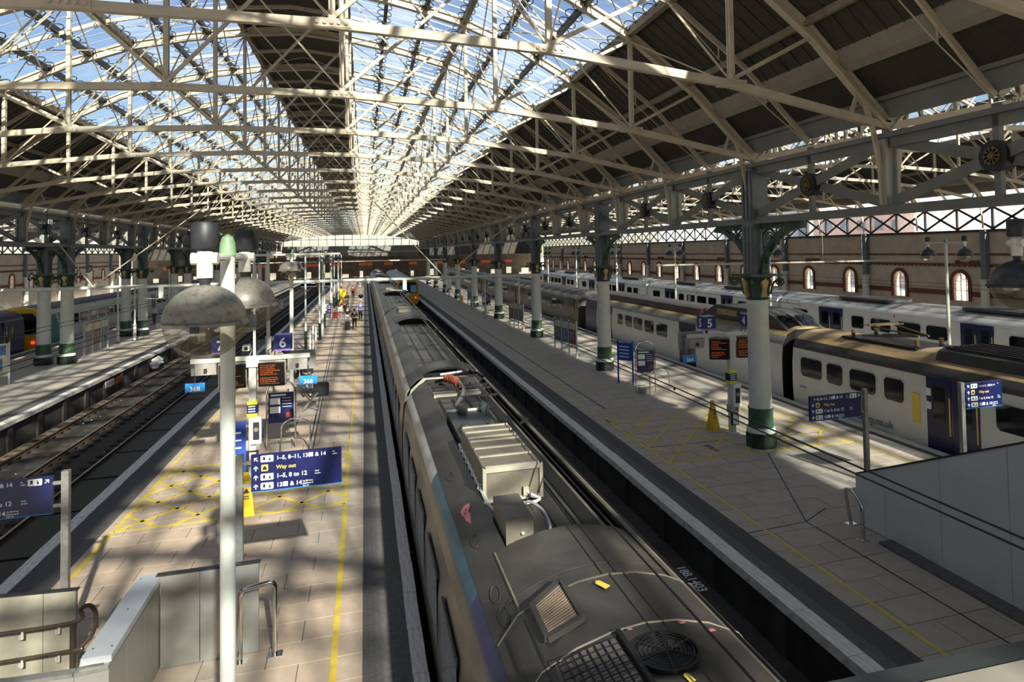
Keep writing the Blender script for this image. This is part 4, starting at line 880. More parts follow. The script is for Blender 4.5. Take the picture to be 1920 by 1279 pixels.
def cab(t, y, body, ym, big):
    c = MB().prism(mir([(1.22,0.3),(1.36,0.85),(1.38,1.6),(1.36,2.5),(1.26,3.1),(0.9,3.5),(0.3,3.62)]),1,y-0.12,y+0.4).build('cab_front', ym, t)
    MB().prism(mir([(1.20,1.75),(1.20,2.6),(1.10,2.95),(0.9,3.2)]),1,y-0.15,y-0.10).build('windscreen_surround', 'train_black', c)
    for a, b, m in ((-1.1,-0.32,'cab_cyan' if big else 'car_glass'),(-0.22,0.22,'car_glass'),(0.32,1.1,'cab_cyan' if big else 'car_glass')): MB().box(a,b,y-0.18,y-0.14,1.85,2.75).build('windscreen', m, c)
    for sx in (-1,1): MB().tube((sx*0.95,y-0.2,1.15),(sx*0.95,y-0.1,1.15),0.10,10).build('tail_lamp', 'red_lamp', c)
    MB().box(-0.35,0.35,y-0.45,y-0.12,0.35,0.75).build('coupler', 'train_black', c)
    if big: MB().lathe([(0.26,0),(0.26,0.03)],14).build('headboard', 'print_white', c, False, (0,y-0.16,1.62), (PI/2,0,0))
    return c
tc_ = thing('train', 'white and teal train with a yellow end and red tail lamp behind the paired columns', 'train', (-23.4, 0, RZ)); cab(tc_, 55.6, 'car_white', 'car_yellow', False); y = 56.0
for i in range(3):
    c = coach(tc_, y, y+22, 'teal_print' if i < 0 else 'car_white', 'car_roof_dark', [(y+4.5+1.9*j, y+6.0+1.9*j) for j in range(8)], [(y+2.4,y+3.8),(y+19.6,y+20.9)], dm='car_silver', cant='car_white'); y += 22.5
    if i == 0: MB().prism([(0.6,0.4),(3.6,0.4),(1.8,2.95),(0.6,2.95)],0,1.37,1.40).build('teal_swoop', 'teal_print', c, False, (0,y-22.5,0))
ty = thing('train', 'yellow fronted train with pale blue windscreens waiting further up track 5', 'train', (5.35, 0, RZ)); cab(ty, 88.0, 'car_white', 'car_yellow', True); y = 88.4
for i in range(2):
    coach(ty, y, y+23, 'car_silver', 'car_roof_silver', [(y+4+1.9*j, y+5.5+1.9*j) for j in range(8)], [(y+1.8,y+3.2)], cant='car_white'); y += 23.5
# ------------------------------------------------------------------ overhead wires
def wires(x, zs, ya, yb, label, st=14.0):
    t = thing('overhead_wires', label, 'overhead wire', (0,0,0))
    for dx, z in zs: MB().tube((x+dx,ya,z),(x+dx,yb,z),0.011,5).build('wire', 'wire_dark', t)
    y = 10.9
    while y < yb: MB().bar((x+zs[0][0],y,zs[0][1]-0.02),(x+zs[-1][0],y,zs[-1][1]+0.05),0.03,0.03).build('dropper', 'wire_dark', t); y += st
wires(5.3, [(0,3.60),(0.02,3.50)], 0, YB, 'pair of black overhead wires above the empty track 5'); wires(2.45, [(0,3.22),(0.16,3.24)], 0, YB, 'overhead wires running just above the grey train roof')
wires(-8.1, [(0,3.6),(0.02,3.45)], 14, YB, 'black overhead wires above the empty track 7'); wires(-11.35, [(0,3.6),(0.02,3.45)], 22, YB, 'black overhead wires above the track by the left platform')
wires(17.63, [(0,3.75),(0.02,3.6)], 24, YB, 'overhead wires above the sandy train roof'); wires(29.8, [(0,3.9),(0.02,3.7)], 20, YB, 'overhead wires above the white train roof')
# ------------------------------------------------------------------ lamps
def twin_lamp(label, x, y, dome='dome_grey', zoff=0.0, near=False, half=0.95, ax='y', pole=True, kind='grey'):
    t = thing('globe_lamp_post', label, 'lamp post', (x, y, 0), 0 if ax == 'y' else PI/2, 'twin globe lamp posts')
    if pole:
        MB().lathe([(0.14,0),(0.14,0.03),(0.088,0.05),(0.088,1.55),(0.07,1.66),(0.066,6.12)], 20).build('pole', 'post_white', t, True)
        MB().box(-0.075,0.075,-0.19,-0.07,0.05,1.45).build('service_box', 'post_white', t); MB().lathe([(0.076,6.10),(0.076,6.14),(0.070,6.22),(0.05,6.28),(0.0,6.31)], 18).build('pole_cap', 'lamp_green', t, True)
    MB().tube((0,-half,6.08),(0,half,6.08),0.042,12).build('cross_arm', 'post_white', t)
    for s_ in (-1, 1):
        yy = s_*half
        h = MB().lathe([(0.063,5.92),(0.063,6.14)], 16, (0,yy,0)).build('stem', 'post_white', t, True)
        MB().tube((-0.10,yy,6.08),(0.10,yy,6.08),0.052,12).build('joint_boss', 'post_white', h); MB().lathe([(0.04,5.86),(0.05,5.92)], 12, (0,yy,0)).build('stem_neck', 'lamp_black', h)
        MB().lathe([(0.095,6.16),(0.105,6.18),(0.105,6.34),(0.085,6.38),(0.0,6.385)], 18, (0,yy,0)).build('gear_cap', 'lamp_black', h, True)
        R = 0.315; P = [(R*math.cos(a), 5.565+0.30*math.sin(a)) for a in [PI/2*i/10 for i in range(11)]]
        dm = MB().lathe(P[:-1]+[(0.03,5.866)], 28, (0,yy,0)).build('dome', dome, t, True)
        MB().lathe([(R-0.01,5.535),(R+0.035,5.54),(R+0.035,5.565),(R,5.572)], 28, (0,yy,0)).build('rim', 'lamp_black' if dome != 'dome_grey' else 'dome_grey', dm)
        MB().box(0.33,0.40,yy-0.04,yy+0.04,5.50,5.60).build('hinge', 'lamp_black', dm); MB().box(-0.03,0.03,yy-0.36,yy-0.33,5.50,5.55).build('latch', 'lamp_black', dm)
        Q = [(0.01,5.255)]+[(0.305*math.sin(a), 5.54-0.285*math.cos(a)) for a in [PI/2*i/10 for i in range(1, 11)]]
        gl = MB().lathe(Q, 28, (0,yy,0)).build('clear_globe', 'globe_clear', t, True); MB().lathe([(0.05,5.40),(0.07,5.53)], 10, (0,yy,0)).build('lamp_bulb', 'speaker_grey', gl)
    return t
twin_lamp('dusty twin globe lamp on a white post right in front of the camera', -1.27, 7.05, near=True)
twin_lamp('twin globe lamp with dark dome cut off by the right edge of the photo', 8.75, 6.3, 'dome_black', ax='x')
for j, y in enumerate((23.0, 36.2, 49.4, 62.6, 75.8, 88.5)): twin_lamp('slim white twin globe lamp post behind the silver train, %s from the camera' % ORD[j], 24.4, y, 'dome_black')
for j, y in enumerate((25.8, 52.0, 66.0, 82.0)): twin_lamp('twin globe lamp along the sunlit platform, %s beyond the dusty near one' % ORD[j], -3.0 if j else -2.55, y, 'dome_black' if j else 'dome_grey', pole=True)
def mast(x, y, h, label, green=True, r=0.06, grp='slim white masts'):
    t = thing('white_mast', label, 'mast', (x, y, 0), 0, grp)
    MB().lathe([(r*2.4,0),(r*2.4,0.03),(r*1.5,0.05)], 14).build('foot_plate', 'dark_metal', t)
    MB().lathe([(r*1.5,0.05),(r*1.5,1.1),(r*1.7,1.12),(r*1.7,1.2)], 14).build('mast_base', 'dark_green' if green else 'post_white', t, True); MB().lathe([(r,1.2),(r*0.85,h)], 14).build('shaft', 'post_white', t, True); return t
mast(-5.6, 43.4, 6.3, 'tall white mast carrying the overhead boom beside track 7', False, 0.11)
for j, (x, y) in enumerate(((-3.65,45.4),(-3.1,50.2),(-3.2,58.0),(-3.2,68.5),(-3.3,79),(-3.3,92),(-3.4,106))): mast(x, y, 6.0, 'white mast with dark green base on the sunlit platform, %s from the camera' % ORD[j])
for j, (x, y) in enumerate(((-17.1,55.0),(-16.2,55.6),(-17.2,68.5),(-16.3,82))): mast(x, y, 5.0, 'white post among the paired left columns, %s from the camera' % ORD[j], False, 0.07)
for j, (x, y) in enumerate(((12.0,52.6),(10.6,60.5),(10.9,70),(11.0,80),(10.9,90))): mast(x, y, 4.2, 'white post on the shaded island platform past the poster boards, %s from the camera' % ORD[j], False, 0.06)
for j in range(3):
    b = thing('bollard_post', 'short white bollard post by the second mast on the sunlit platform, %s of the three' % ORD[j], 'bollard', (-3.25+j*0.10, 43.6+j*1.0, 0), 0, 'short white bollard posts'); MB().lathe([(0.07,0),(0.07,0.03),(0.05,0.04),(0.05,1.55),(0.03,1.6),(0.0,1.61)],12).build('bollard_shaft', 'post_white', b, True)
bo = thing('overhead_boom', 'long pipe boom crossing the tracks at eye level from the mast to the columns', 'boom', (0,43.6,0))
MB().tube((-19.8,0,4.42),(11.4,0,4.42),0.10,14).build('boom_pipe', 'post_white', bo)
for x in (-17.3,-5.6,-3.4,0.9,3.9,4.95,8.6): MB().tube((x-0.14,0,4.42),(x+0.14,0,4.42),0.135,14).build('collar', 'post_white', bo)
for a, b in (((4.95,0,4.5),(11.2,0,9.3)),((4.95,0,4.5),(0.2,0,9.8)),((-14.8,0,4.5),(-8.6,0,9.4)),((-14.8,0,4.5),(-16.5,0,7.0))): MB().tube(a, b, 0.035, 8).build('stay_rod', 'cream_iron', bo)
for x in (5.3,2.45,-8.1,-11.35): MB().box(x-0.12,x+0.12,-0.12,0.12,3.72,4.34).build('registration_arm', 'post_white', bo); MB().tube((x-0.9,0,3.72),(x+0.2,0,3.66),0.03,8).build('steady_arm', 'galv', bo)
bo2 = thing('overhead_boom', 'thin pipe boom above the white train in front of the brick wall', 'boom', (0,38.0,0)); MB().tube((17.5,0,5.0),(39.5,0,4.9),0.06,10).build('boom_pipe', 'cream_iron', bo2); MB().tube((24.5,0,4.95),(24.9,0,4.95),0.12,10).build('collar', 'cream_iron', bo2)
for x in (20.8,29.8,33): MB().tube((x,0,4.9),(x,0,8.9),0.02,6).build('hanger', 'galv', bo2)
bo3 = thing('overhead_boom', 'white pipe at eye level carrying a dim globe lamp over the sunlit platform', 'boom', (0,30.0,0)); MB().tube((-4.4,0,6.1),(-1.0,0,6.1),0.05,10).build('boom_pipe', 'post_white', bo3); MB().lathe([(0.06,0),(0.05,6.15)],12,(-4.4,0,0)).build('boom_post', 'post_white', bo3)
bo4 = thing('overhead_boom', 'distant white pipe boom crossing the tracks near the far end', 'boom', (0,98,0)); MB().tube((-19,0,5.0),(11.4,0,5.0),0.09,10).build('boom_pipe', 'post_white', bo4)
# ------------------------------------------------------------------ wayfinding signs
def arrow(parent, x, z, s_, a, y):
    m = MB(); pts = [(0,0.5),(0.42,0.08),(0.42,-0.12),(0.09,0.18),(0.09,-0.5),(-0.09,-0.5),(-0.09,0.18),(-0.42,-0.12),(-0.42,0.08)]
    c, n = math.cos(a), math.sin(a); m.prism([(s_*(p*c-q*n), s_*(p*n+q*c)) for p, q in pts], 1, -0.002, 0.002); return m.build('arrow', 'print_white', parent, False, (x, y, z))
def pict(parent, x, z, w, h, y, kind='w'):
    m = MB().prism([(-w/2+0.01,-h/2),(w/2-0.01,-h/2),(w/2,-h/2+0.01),(w/2,h/2-0.01),(w/2-0.01,h/2),(-w/2+0.01,h/2),(-w/2,h/2-0.01),(-w/2,-h/2+0.01)],1,-0.002,0.002).build('pictogram', 'print_white' if kind == 'w' else 'print_yellow', parent, False, (x,y,z))
    d = MB()
    if kind == 'w':
        d.box(-w*0.32,-w*0.14,-0.004,-0.001,-h*0.22,h*0.30); d.box(-w*0.36,-w*0.28,-0.004,-0.001,-h*0.36,-h*0.28); d.box(-w*0.18,-w*0.10,-0.004,-0.001,-h*0.36,-h*0.28); d.tube((w*0.2,-0.004,h*0.22),(w*0.2,-0.001,h*0.22),h*0.09,8); d.prism([(w*0.12,-h*0.3),(w*0.3,-h*0.3),(w*0.24,h*0.1),(w*0.16,h*0.1)],1,-0.004,-0.001)
    else: d.prism([(-w*0.3,-h*0.3),(w*0.3,-h*0.3),(w*0.3,h*0.02),(0,h*0.34),(-w*0.3,h*0.02)],1,-0.004,-0.001)
    d.build('pictogram_mark', 'print_dark', m)
def wayfinder(label, x, y, z, w, h, post_dx, rows, arrows, right, post_h, rz=0.0):
    """x,z: left top corner; rows of (text, small text, arrow angle, pict kind)"""
    t = thing('wayfinding_sign', label, 'sign', (x, y, 0), rz, 'navy wayfinding signs')
    MB().box(0,w,-0.03,0.03,z-h,z).build('panel', 'sign_navy', t); MB().box(0,w,-0.032,0.032,z-h-0.012,z-h).build('panel_edge', 'tag_blue', t)
    p = MB().box(post_dx-0.05,post_dx+0.05,-0.05,0.05,0,post_h).build('post', 'galv', t)
    for zz in (z-0.12, z-h+0.1): MB().box(min(post_dx,0),max(post_dx,0),-0.02,0.02,zz-0.025,zz+0.025).build('clamp', 'galv', p) if post_dx < w/2 else MB().box(w-0.02,post_dx,-0.02,0.02,zz-0.025,zz+0.025).build('clamp', 'galv', p)
    n = len(rows); rh = h/n; s_ = rh*0.80; yf = -0.036
    for i, (tx, sm, an, pk) in enumerate(rows):
        zc_ = z-rh*(i+0.5); flip = right and i == 0
        if an is not None: arrow(t, (w-0.07) if flip else 0.07, zc_, rh*0.55, an, yf)
        if pk: pict(t, (w-0.23) if flip else (0.20 if pk == 'y' else 0.235), zc_, 0.19 if pk == 'w' else 0.10, rh*0.72, yf, pk)
        x0 = 0.09 if flip else 0.37
        ts_ = min(s_*(0.82 if pk != 'y' else 0.72), (w-0.37-(0.16 if sm else 0.04))/(len(tx)*0.50))
        text(tx, ts_, 'print_yellow' if pk == 'y' else 'print_white', t, (x0, yf, zc_-s_*0.28))
        if sm:
            L_ = len(tx)*ts_*0.50
            for q, line in enumerate(sm.split('/')): text(line, s_*0.30, 'print_white', t, (x0+L_+0.02, yf, zc_+s_*(0.06-0.34*q)))
    return t
wayfinder('navy wayfinding sign on a galvanised post just right of the near lamp post', -1.75, 11.6, 2.93, 1.36, 0.57, -0.17,
    [('1–5, 8–11, 13■ & 14','via/stairs',PI/4,'w'),('Way out',None,0,'y'),('1–5, 8 to 12','level/access',0,'w'),('13■ & 14','via lift from/platforms 8/9 & 10',0,'w')], None, False, 2.95)
wayfinder('navy wayfinding sign cut off by the left edge of the photo', -6.05, 12.3, 2.72, 1.36, 0.57, 1.53,
    [('1–5, 8–11, 13■ & 14','via/stairs',-PI/4,'w'),('Way out',None,0,'y'),('1–5, 8 to 12','level/access',0,'w'),('13■ & 14','via lift from/platforms 8/9 & 10',0,'w')], None, True, 2.78)
wayfinder('navy wayfinding sign in front of the silver train, beside the nearest column', 9.85, 13.2, 2.60, 1.42, 0.57, 1.55,
    [('1–3, 6–11, 13■ & 14','via/stairs',-PI/4,'w'),('Way out',None,0,'y'),('1 to 3, 6 to 12','level/access',0,'w'),('13■ & 14','via lift from/platforms 8/9 & 10',0,'w')], None, True, 2.66)
wayfinder('navy wayfinding sign at the right edge, in front of the navy train door', 12.95, 11.85, 2.92, 1.05, 0.56, -0.10,
    [('1–3, 6–11, 13■ & 14','via',PI/4,'w'),('Way out',None,0,'y'),('1 to 3, 6 to 12','level/access',0,'w'),('13■ & 14','via lift from/platforms 8/9 & 10',0,'w')], None, False, 2.95)
# ------------------------------------------------------------------ platform display masts
def number_box(t, x, z, s_, n, m='box_blue', both=False):
    b = MB().box(x-s_/2,x+s_/2,-s_/2,s_/2,z,z+s_).build('number_box', m, t); MB().box(x-s_/2-.003,x+s_/2+.003,-s_/2-.003,s_/2+.003,z,z+s_*0.10).build('box_edge', 'violet_edge', b); MB().box(x-0.03,x+0.03,-0.03,0.03,z-0.12,z).build('box_stem', 'dark_metal', b)
    text(n, s_*0.85, 'print_white', b, (x, -s_/2-0.004, z+s_*0.22), (PI/2,0,0), 'CENTER'); text(n, s_*0.85, 'print_white', b, (x-s_/2-0.004, 0, z+s_*0.22), (PI/2,0,-PI/2), 'CENTER')
def screen(t, x, z, w, h, seed, rz):
    s_ = MB().box(-w/2,w/2,-0.09,0.09,-h,0).build('display_screen', 'screen_black', t, False, (x,-0.10,z), (0.12,0,rz)); rnd = random.Random(seed); m = MB()
    MB().box(-w/2-0.02,w/2+0.02,0.02,0.11,-h-0.02,0.03).build('screen_housing', 'speaker_grey', s_)
    for i in range(11):
        zz = -0.05-i*(h-0.09)/11
        if i == 6: continue
        xx = -w/2+0.05; L_ = w*rnd.uniform(0.3,0.78)
        while xx < -w/2+0.05+L_:
            q = rnd.uniform(0.02,0.07); m.box(xx, xx+q, -0.094, -0.0895, zz-0.016, zz-0.002); xx += q+0.016
    m.build('screen_text', 'screen_orange', s_)
def display_mast(label, x, y, arm, boxes, screens, tags, speakers, helpz):
    t = thing('display_mast', label, 'information mast', (x,y,0))
    MB().box(-0.09,0.09,-0.09,0.09,0,3.1).build('post', 'post_white', t); MB().box(-0.17,0.17,-0.17,0.17,0,0.03).box(-0.15,0.15,-0.15,0.15,3.0,3.12).build('post_plates', 'post_white', t)
    MB().box(arm[0],arm[1],-0.07,0.07,3.17,3.29).build('arm', 'post_white', t); MB().box(-0.17,0.17,-0.1,0.1,3.10,3.18).build('arm_saddle', 'post_white', t)
    for bx, n in boxes: number_box(t, bx, 3.42, 0.44, n)
    for sx, w, h, sd, rz in screens: screen(t, sx, 3.10, w, h, sd, rz)
    for sx in speakers:
        s_ = MB().prism([(-0.16,2.86),(0.16,2.86),(0.22,3.16),(-0.22,3.16)],0,sx-0.26,sx+0.26).build('speaker', 'speaker_grey', t); MB().box(sx-0.04,sx+0.04,-0.24,-0.19,2.94,3.04).build('speaker_badge', 'dark_metal', s_); MB().box(sx-0.45,sx+0.45,0.22,0.26,2.8,3.35).build('back_plate', 'galv', s_)
    for tx_, n in tags:
        g = MB().box(tx_-0.24,tx_+0.24,-0.02,0.02,2.42,2.66).build('berth_tag', 'tag_blue', t, False, (0,-0.12,0)); text(n, 0.17, 'print_white', g, (tx_, -0.025, 2.45), (PI/2,0,0), 'CENTER'); MB().box(tx_-0.015,tx_+0.015,-0.015,0.015,2.66,2.95).build('tag_hanger', 'dark_metal', g)
    MB().box(-0.13,0.13,-0.13,0.13,1.62,2.06).build('notice_sleeve', 'lime_yellow', t); n = MB().box(-0.132,0.132,-0.134,0.134,1.72,1.96).build('notice_band', 'sign_navy', t)
    for i in range(3): MB().box(-0.10,0.08,-0.137,-0.134,1.90-i*0.07,1.93-i*0.07).build('notice_text', 'print_white', n)
    h = MB().box(-0.02,0.24,-0.20,-0.09,helpz-0.36,helpz+0.36).build('help_point', 'print_white', t); MB().box(0.03,0.19,-0.215,-0.20,helpz-0.24,helpz+0.24).build('help_face', 'dark_metal', h); MB().tube((0.11,-0.225,helpz+0.04),(0.11,-0.21,helpz+0.04),0.06,12).build('help_speaker', 'galv', h)
    for dx in (-0.16,0.16): MB().box(dx-0.06,dx+0.06,-0.16,-0.05,0.72,0.98).build('socket_box', 'speaker_grey', t)
    b = MB().box(-0.10,0.14,-0.18,-0.09,0.30,0.70).build('leaflet_case', 'dark_metal', t); MB().box(-0.07,0.11,-0.19,-0.18,0.33,0.67).build('leaflet', 'print_white', b)
    cm = MB().box(-0.24,-0.06,-0.20,0.15,3.46,3.60).build('camera_housing', 'post_white', t, True) if tags and len(tags) > 1 else None
    if cm: MB().tube((-0.14,-0.22,3.53),(-0.14,-0.19,3.53),0.05,10).build('camera_lens', 'print_dark', cm); MB().path([(-0.10,0.05,3.29),(-0.04,0.1,3.42),(-0.08,0.1,3.62),(-0.15,0.05,3.62)],0.02,6).build('camera_bracket', 'galv', cm)
    MB().path([(0.42,-0.02,3.29),(0.40,-0.06,3.42),(0.5,-0.06,3.5),(0.58,-0.02,3.4),(0.56,-0.02,3.29)],0.015,6).build('arm_cable', 'dark_metal', t); MB().box(0.66,0.80,-0.09,-0.02,3.29,3.35).build('arm_junction', 'speaker_grey', t)
    return t
display_mast('platform 6 and 7 display mast with two orange departure screens on the sunlit platform', -3.02, 20.3, (-1.55,1.50), [(-0.78,'7'),(0.80,'6')], [(-0.50,0.66,0.66,3,0.10),(0.50,0.68,0.66,5,-0.06)], [(-1.42,'36B'),(1.46,'366')], (-1.15,1.18), 1.25)
display_mast('platform 4 and 5 display mast with two orange departure screens beside the nearest column', 11.5, 19.4, (-1.55,1.0), [(-0.85,'5'),(0.75,'4')], [(-0.45,0.62,0.66,8,-0.45),(0.55,0.62,0.66,9,-0.35)], [(-1.55,'364')], (-1.3,), 1.25)
t3 = thing('display_mast', 'platform 3 number boxes on a white arm at the right edge beyond the silver train', 'information mast', (25.4, 19.2, 0))
MB().box(-1.2,1.6,-0.07,0.07,3.35,3.47).build('arm', 'post_white', t3); MB().box(-0.09,0.09,-0.09,0.09,0,3.35).build('post', 'post_white', t3); number_box(t3, -0.6, 3.6, 0.46, '3'); screen(t3, -0.3, 3.25, 0.6, 0.6, 4, -0.3); MB().prism([(-0.16,3.05),(0.16,3.05),(0.22,3.35),(-0.22,3.35)],0,-1.2,-0.8).build('speaker', 'dark_metal', t3); MB().box(-1.3,-0.95,-0.02,0.02,2.7,2.95).build('berth_tag', 'tag_blue', t3)
# ------------------------------------------------------------------ smaller platform furniture
def wet_sign(label, x, y, rz):
    t = thing('wet_floor_cone', label, 'warning sign', (x,y,0), rz, 'yellow wet floor signs')
    for s_ in (-1,1):
        p = MB().prism([(-0.17,0.0),(0.17,0.0),(0.085,0.88),(0.06,0.95),(-0.06,0.95),(-0.085,0.88)],1,-0.012,0.012).build('leaf', 'wet_yellow', t, False, (0,s_*0.16,0), (s_*0.17,0,0))
        d = MB().prism([(-0.07,0.52),(0.07,0.52),(0,0.64)],1,s_*0.013-0.002,s_*0.013+0.002); d.box(-0.05,0.05,s_*0.013-0.002,s_*0.013+0.002,0.68,0.70); d.box(-0.06,0.06,s_*0.013-0.002,s_*0.013+0.002,0.44,0.46); d.box(-0.06,0.06,s_*0.013-0.002,s_*0.013+0.002,0.39,0.41); d.build('warning_print', 'print_dark', p)
    MB().box(-0.06,0.06,-0.05,0.05,0.90,0.97).build('handle', 'wet_yellow', t)
wet_sign('yellow wet floor sign beside the near wayfinding sign post', -2.72, 17.3, 0.15); wet_sign('yellow wet floor sign standing beside the platform 4 and 5 mast', 11.1, 19.95, 0.35); wet_sign('small distant yellow wet floor sign near the far columns', 10.9, 78.0, 0.2)
bp = thing('blue_banner', 'narrow blue banner board behind the yellow wet floor sign', 'sign board', (-3.0,17.75,0), 0.15)
MB().box(-0.17,0.17,-0.02,0.02,0.1,2.05).build('banner_panel', 'panel_blue', bp); MB().box(-0.20,-0.16,-0.03,0.03,0,2.1).box(0.16,0.20,-0.03,0.03,0,2.1).build('banner_frame', 'panel_blue', bp)
for i in range(9): MB().box(-0.12,0.10,-0.023,-0.02,0.35+i*0.18,0.39+i*0.18).build('banner_text', 'print_white', bp)
bp = thing('blue_banner', 'narrow blue banner board on two posts left of the hooped timetable stand', 'sign board', (11.25,28.0,0), -0.95)
MB().box(-0.38,0.38,-0.02,0.02,1.05,1.85).build('banner_panel', 'panel_blue', bp); MB().box(-0.42,-0.36,-0.03,0.03,0,1.95).box(0.36,0.42,-0.03,0.03,0,1.95).build('banner_frame', 'panel_blue', bp)
for i in range(4): MB().box(-0.3,0.2,-0.023,-0.02,1.2+i*0.15,1.24+i*0.15).build('banner_text', 'print_white', bp)
def hoop_board(label, x, y, rz, s_=1.0, hoop=True):
    t = thing('timetable_stand', label, 'timetable stand', (x,y,0), rz, 'navy timetable stands')
    w = 0.42; pts = [(-w,0,0),(-w,0,1.75)]+[(-w*math.cos(a),0,1.75+w*math.sin(a)) for a in [PI*i/12 for i in range(1,12)]]+[(w,0,1.75),(w,0,0)]
    MB().path(pts, 0.025, 8).build('hoop_frame', 'steel', t, True); p = MB().box(-0.37,0.37,-0.025,0.025,0.85,1.78).build('timetable_panel', 'sign_navy', t)
    for a in ((-0.32,-0.02,1.42,1.62),(-0.32,-0.02,1.15,1.35)): MB().box(a[0],a[1],-0.03,-0.025,a[2],a[3]).build('timetable_sheet', 'print_white', p)
    MB().box(0.14,0.30,-0.03,-0.025,1.0,1.15).build('red_square', 'poster_red', p)
    for i in range(4): MB().box(0.04,0.30,-0.03,-0.025,1.60-i*0.09,1.615-i*0.09).build('timetable_text', 'print_white', p)
    MB().box(-0.30,0.15,-0.03,-0.025,1.68,1.73).build('timetable_text', 'print_white', p); MB().box(-0.37,0.37,-0.03,0.03,0.30,0.34).build('foot_rail', 'steel', t); MB().box(-0.30,0.30,-0.14,0.14,0,0.22).build('foot_block', 'galv', t)
    if hoop: MB().path([(0.05,-0.45,0),(0.05,-0.45,0.75)]+[(0.05+0.42*(1-math.cos(a)),-0.45,0.75+0.3*math.sin(a)) for a in [PI*i/8 for i in range(1,8)]]+[(0.89,-0.45,0.75),(0.89,-0.45,0)],0.025,8).build('guard_hoop', 'steel', t, True)
    return t
hoop_board('navy timetable stand with steel hoop left of the nearest column', 11.35, 26.0, -0.15); hoop_board('distant navy timetable stand between the third and fourth columns', 11.3, 63.8, -0.2); hoop_board('navy timetable stand right behind the platform 6 and 7 mast', -2.55, 22.6, 0.0, 1.0, True); hoop_board('small navy timetable stand by the row of masts on the sunlit platform', -3.2, 61.5, 0.0, 1.0, False)
def poster_board(label, x, y, rz, mats, w=0.95, h=1.35):
    t = thing('poster_board', label, 'poster board', (x,y,0), rz, 'freestanding poster boards'); n = len(mats)
    for i in range(n+1): MB().box(i*w-0.035,i*w+0.035,-0.04,0.04,0,2.05).build('post', 'post_white', t)
    for i, m in enumerate(mats):
        p = MB().box(i*w+0.04,(i+1)*w-0.04,-0.03,0.03,2.0-h,2.0).build('poster_panel', m, t)
        MB().box(i*w+0.12,(i+1)*w-0.12,-0.036,-0.03,2.0-h*0.35,1.92).build('poster_title', 'poster_cream' if m != 'poster_cream' else 'poster_blue', p); MB().box(i*w+0.2,(i+1)*w-0.25,-0.036,-0.03,2.05-h*0.85,2.0-h*0.45).build('poster_picture', 'poster_grey' if m != 'poster_cream' else 'poster_blue', p)
    MB().box(0,n*w,-0.02,0.02,0.58,0.63).build('bottom_rail', 'post_white', t)
poster_board('three panel poster board in front of the second column on the shaded island', 10.98, 38.6, -1.43, ['poster_green','poster_blue','poster_red'], 1.0, 1.3); poster_board('three panel poster board between the third and fourth columns on the shaded island', 11.1, 52.2, -1.40, ['poster_red','poster_grey','poster_grey'], 0.95, 1.3)
poster_board('distant two panel poster board at the fifth column on the shaded island', 11.2, 75.2, -1.45, ['poster_grey','poster_grey'], 1.3, 1.3); poster_board('three panel poster board standing by the second column pair on the left platform', -16.95, 48.6, 1.55, ['poster_grey','poster_red','teal_print'], 1.25, 1.5)
poster_board('cream poster board cut off by the left edge beside the paired columns', -18.2, 38.3, 0.5, ['poster_cream'], 1.6, 1.6)
def rail_hoop(label, pts, feet):
    t = thing('steel_guard_rail', label, 'guard rail', (0,0,0)); MB().path(pts, 0.04, 12).build('rail_tube', 'steel', t, True)
    for p in feet: MB().box(p[0]-0.11,p[0]+0.11,p[1]-0.08,p[1]+0.08,0,0.012).build('base_plate', 'steel', t)
def rounded(P, r=0.1):
    out = [Vector(P[0])]
    for a, b, c in zip(P, P[1:], P[2:]):
        a, b, c = Vector(a), Vector(b), Vector(c); u = (a-b).normalized()*r; v = (c-b).normalized()*r
        for i in range(6):
            q = i/5; out.append((b+u)*(1-q)**2+b*2*q*(1-q)+(b+v)*q*q)
    return out+[Vector(P[-1])]
rail_hoop('polished steel guard rail at the stair panels by the near lamp post', rounded([(-1.84,11.12,0),(-1.84,11.12,1.06),(-1.36,11.17,1.10),(-1.36,11.17,0)]), [(-1.84,11.12),(-1.36,11.17)])
rail_hoop('polished steel guard rail at the end of the grey stair panels on the right', rounded([(10.15,12.3,0),(10.12,12.42,0.72),(9.86,11.85,0.90),(9.82,11.55,0.70),(9.82,11.55,0)],0.14), [(9.82,11.55),(10.15,12.3)])
# stair enclosures below the viewpoint
st = thing('stair_enclosure', 'grey panelled stair enclosure with sloping top on the right', 'stair parapet', (10.3,0,0))
for a, b in ((12.3,11.45),(11.45,10.05),(10.05,8.65),(8.65,7.2),(7.2,5.6)):
    zt = lambda y: 1.05+(12.3-y)*0.443
    MB().add([(0,a-0.006,0.02),(0,b+0.006,0.02),(0,b+0.006,zt(b)),(0,a-0.006,zt(a)),(0.06,a-0.006,0.02),(0.06,b+0.006,0.02),(0.06,b+0.006,zt(b)),(0.06,a-0.006,zt(a))],[(3,2,1,0),(4,5,6,7),(0,1,5,4),(1,2,6,5),(2,3,7,6),(3,0,4,7)]).build('cladding_panel', 'panel_grey', st)
MB().bar((0.03,12.32,1.06),(0.03,5.6,4.03),0.10,0.03).build('top_cap', 'dark_metal', st); MB().box(-0.32,0.06,5.6,11.3,0,0.05).build('kerb', 'tarmac', st); MB().box(0.06,2.2,12.22,12.3,0.02,1.05).build('cladding_panel', 'panel_grey', st)
s2 = thing('stair_enclosure', 'grey steel panelled stair enclosure with broad pale cap around the near lamp post', 'stair parapet', (0,0,0))
for a, b in ((-1.60,-2.0),(-2.0,-2.42),(-2.42,-2.95)): MB().box(b+0.006,a-0.006,11.30,11.36,0.02,1.36).build('cladding_panel', 'panel_steel', s2)
MB().box(-3.0,-1.58,11.28,11.38,1.36,1.38).build('top_cap', 'dark_metal', s2)
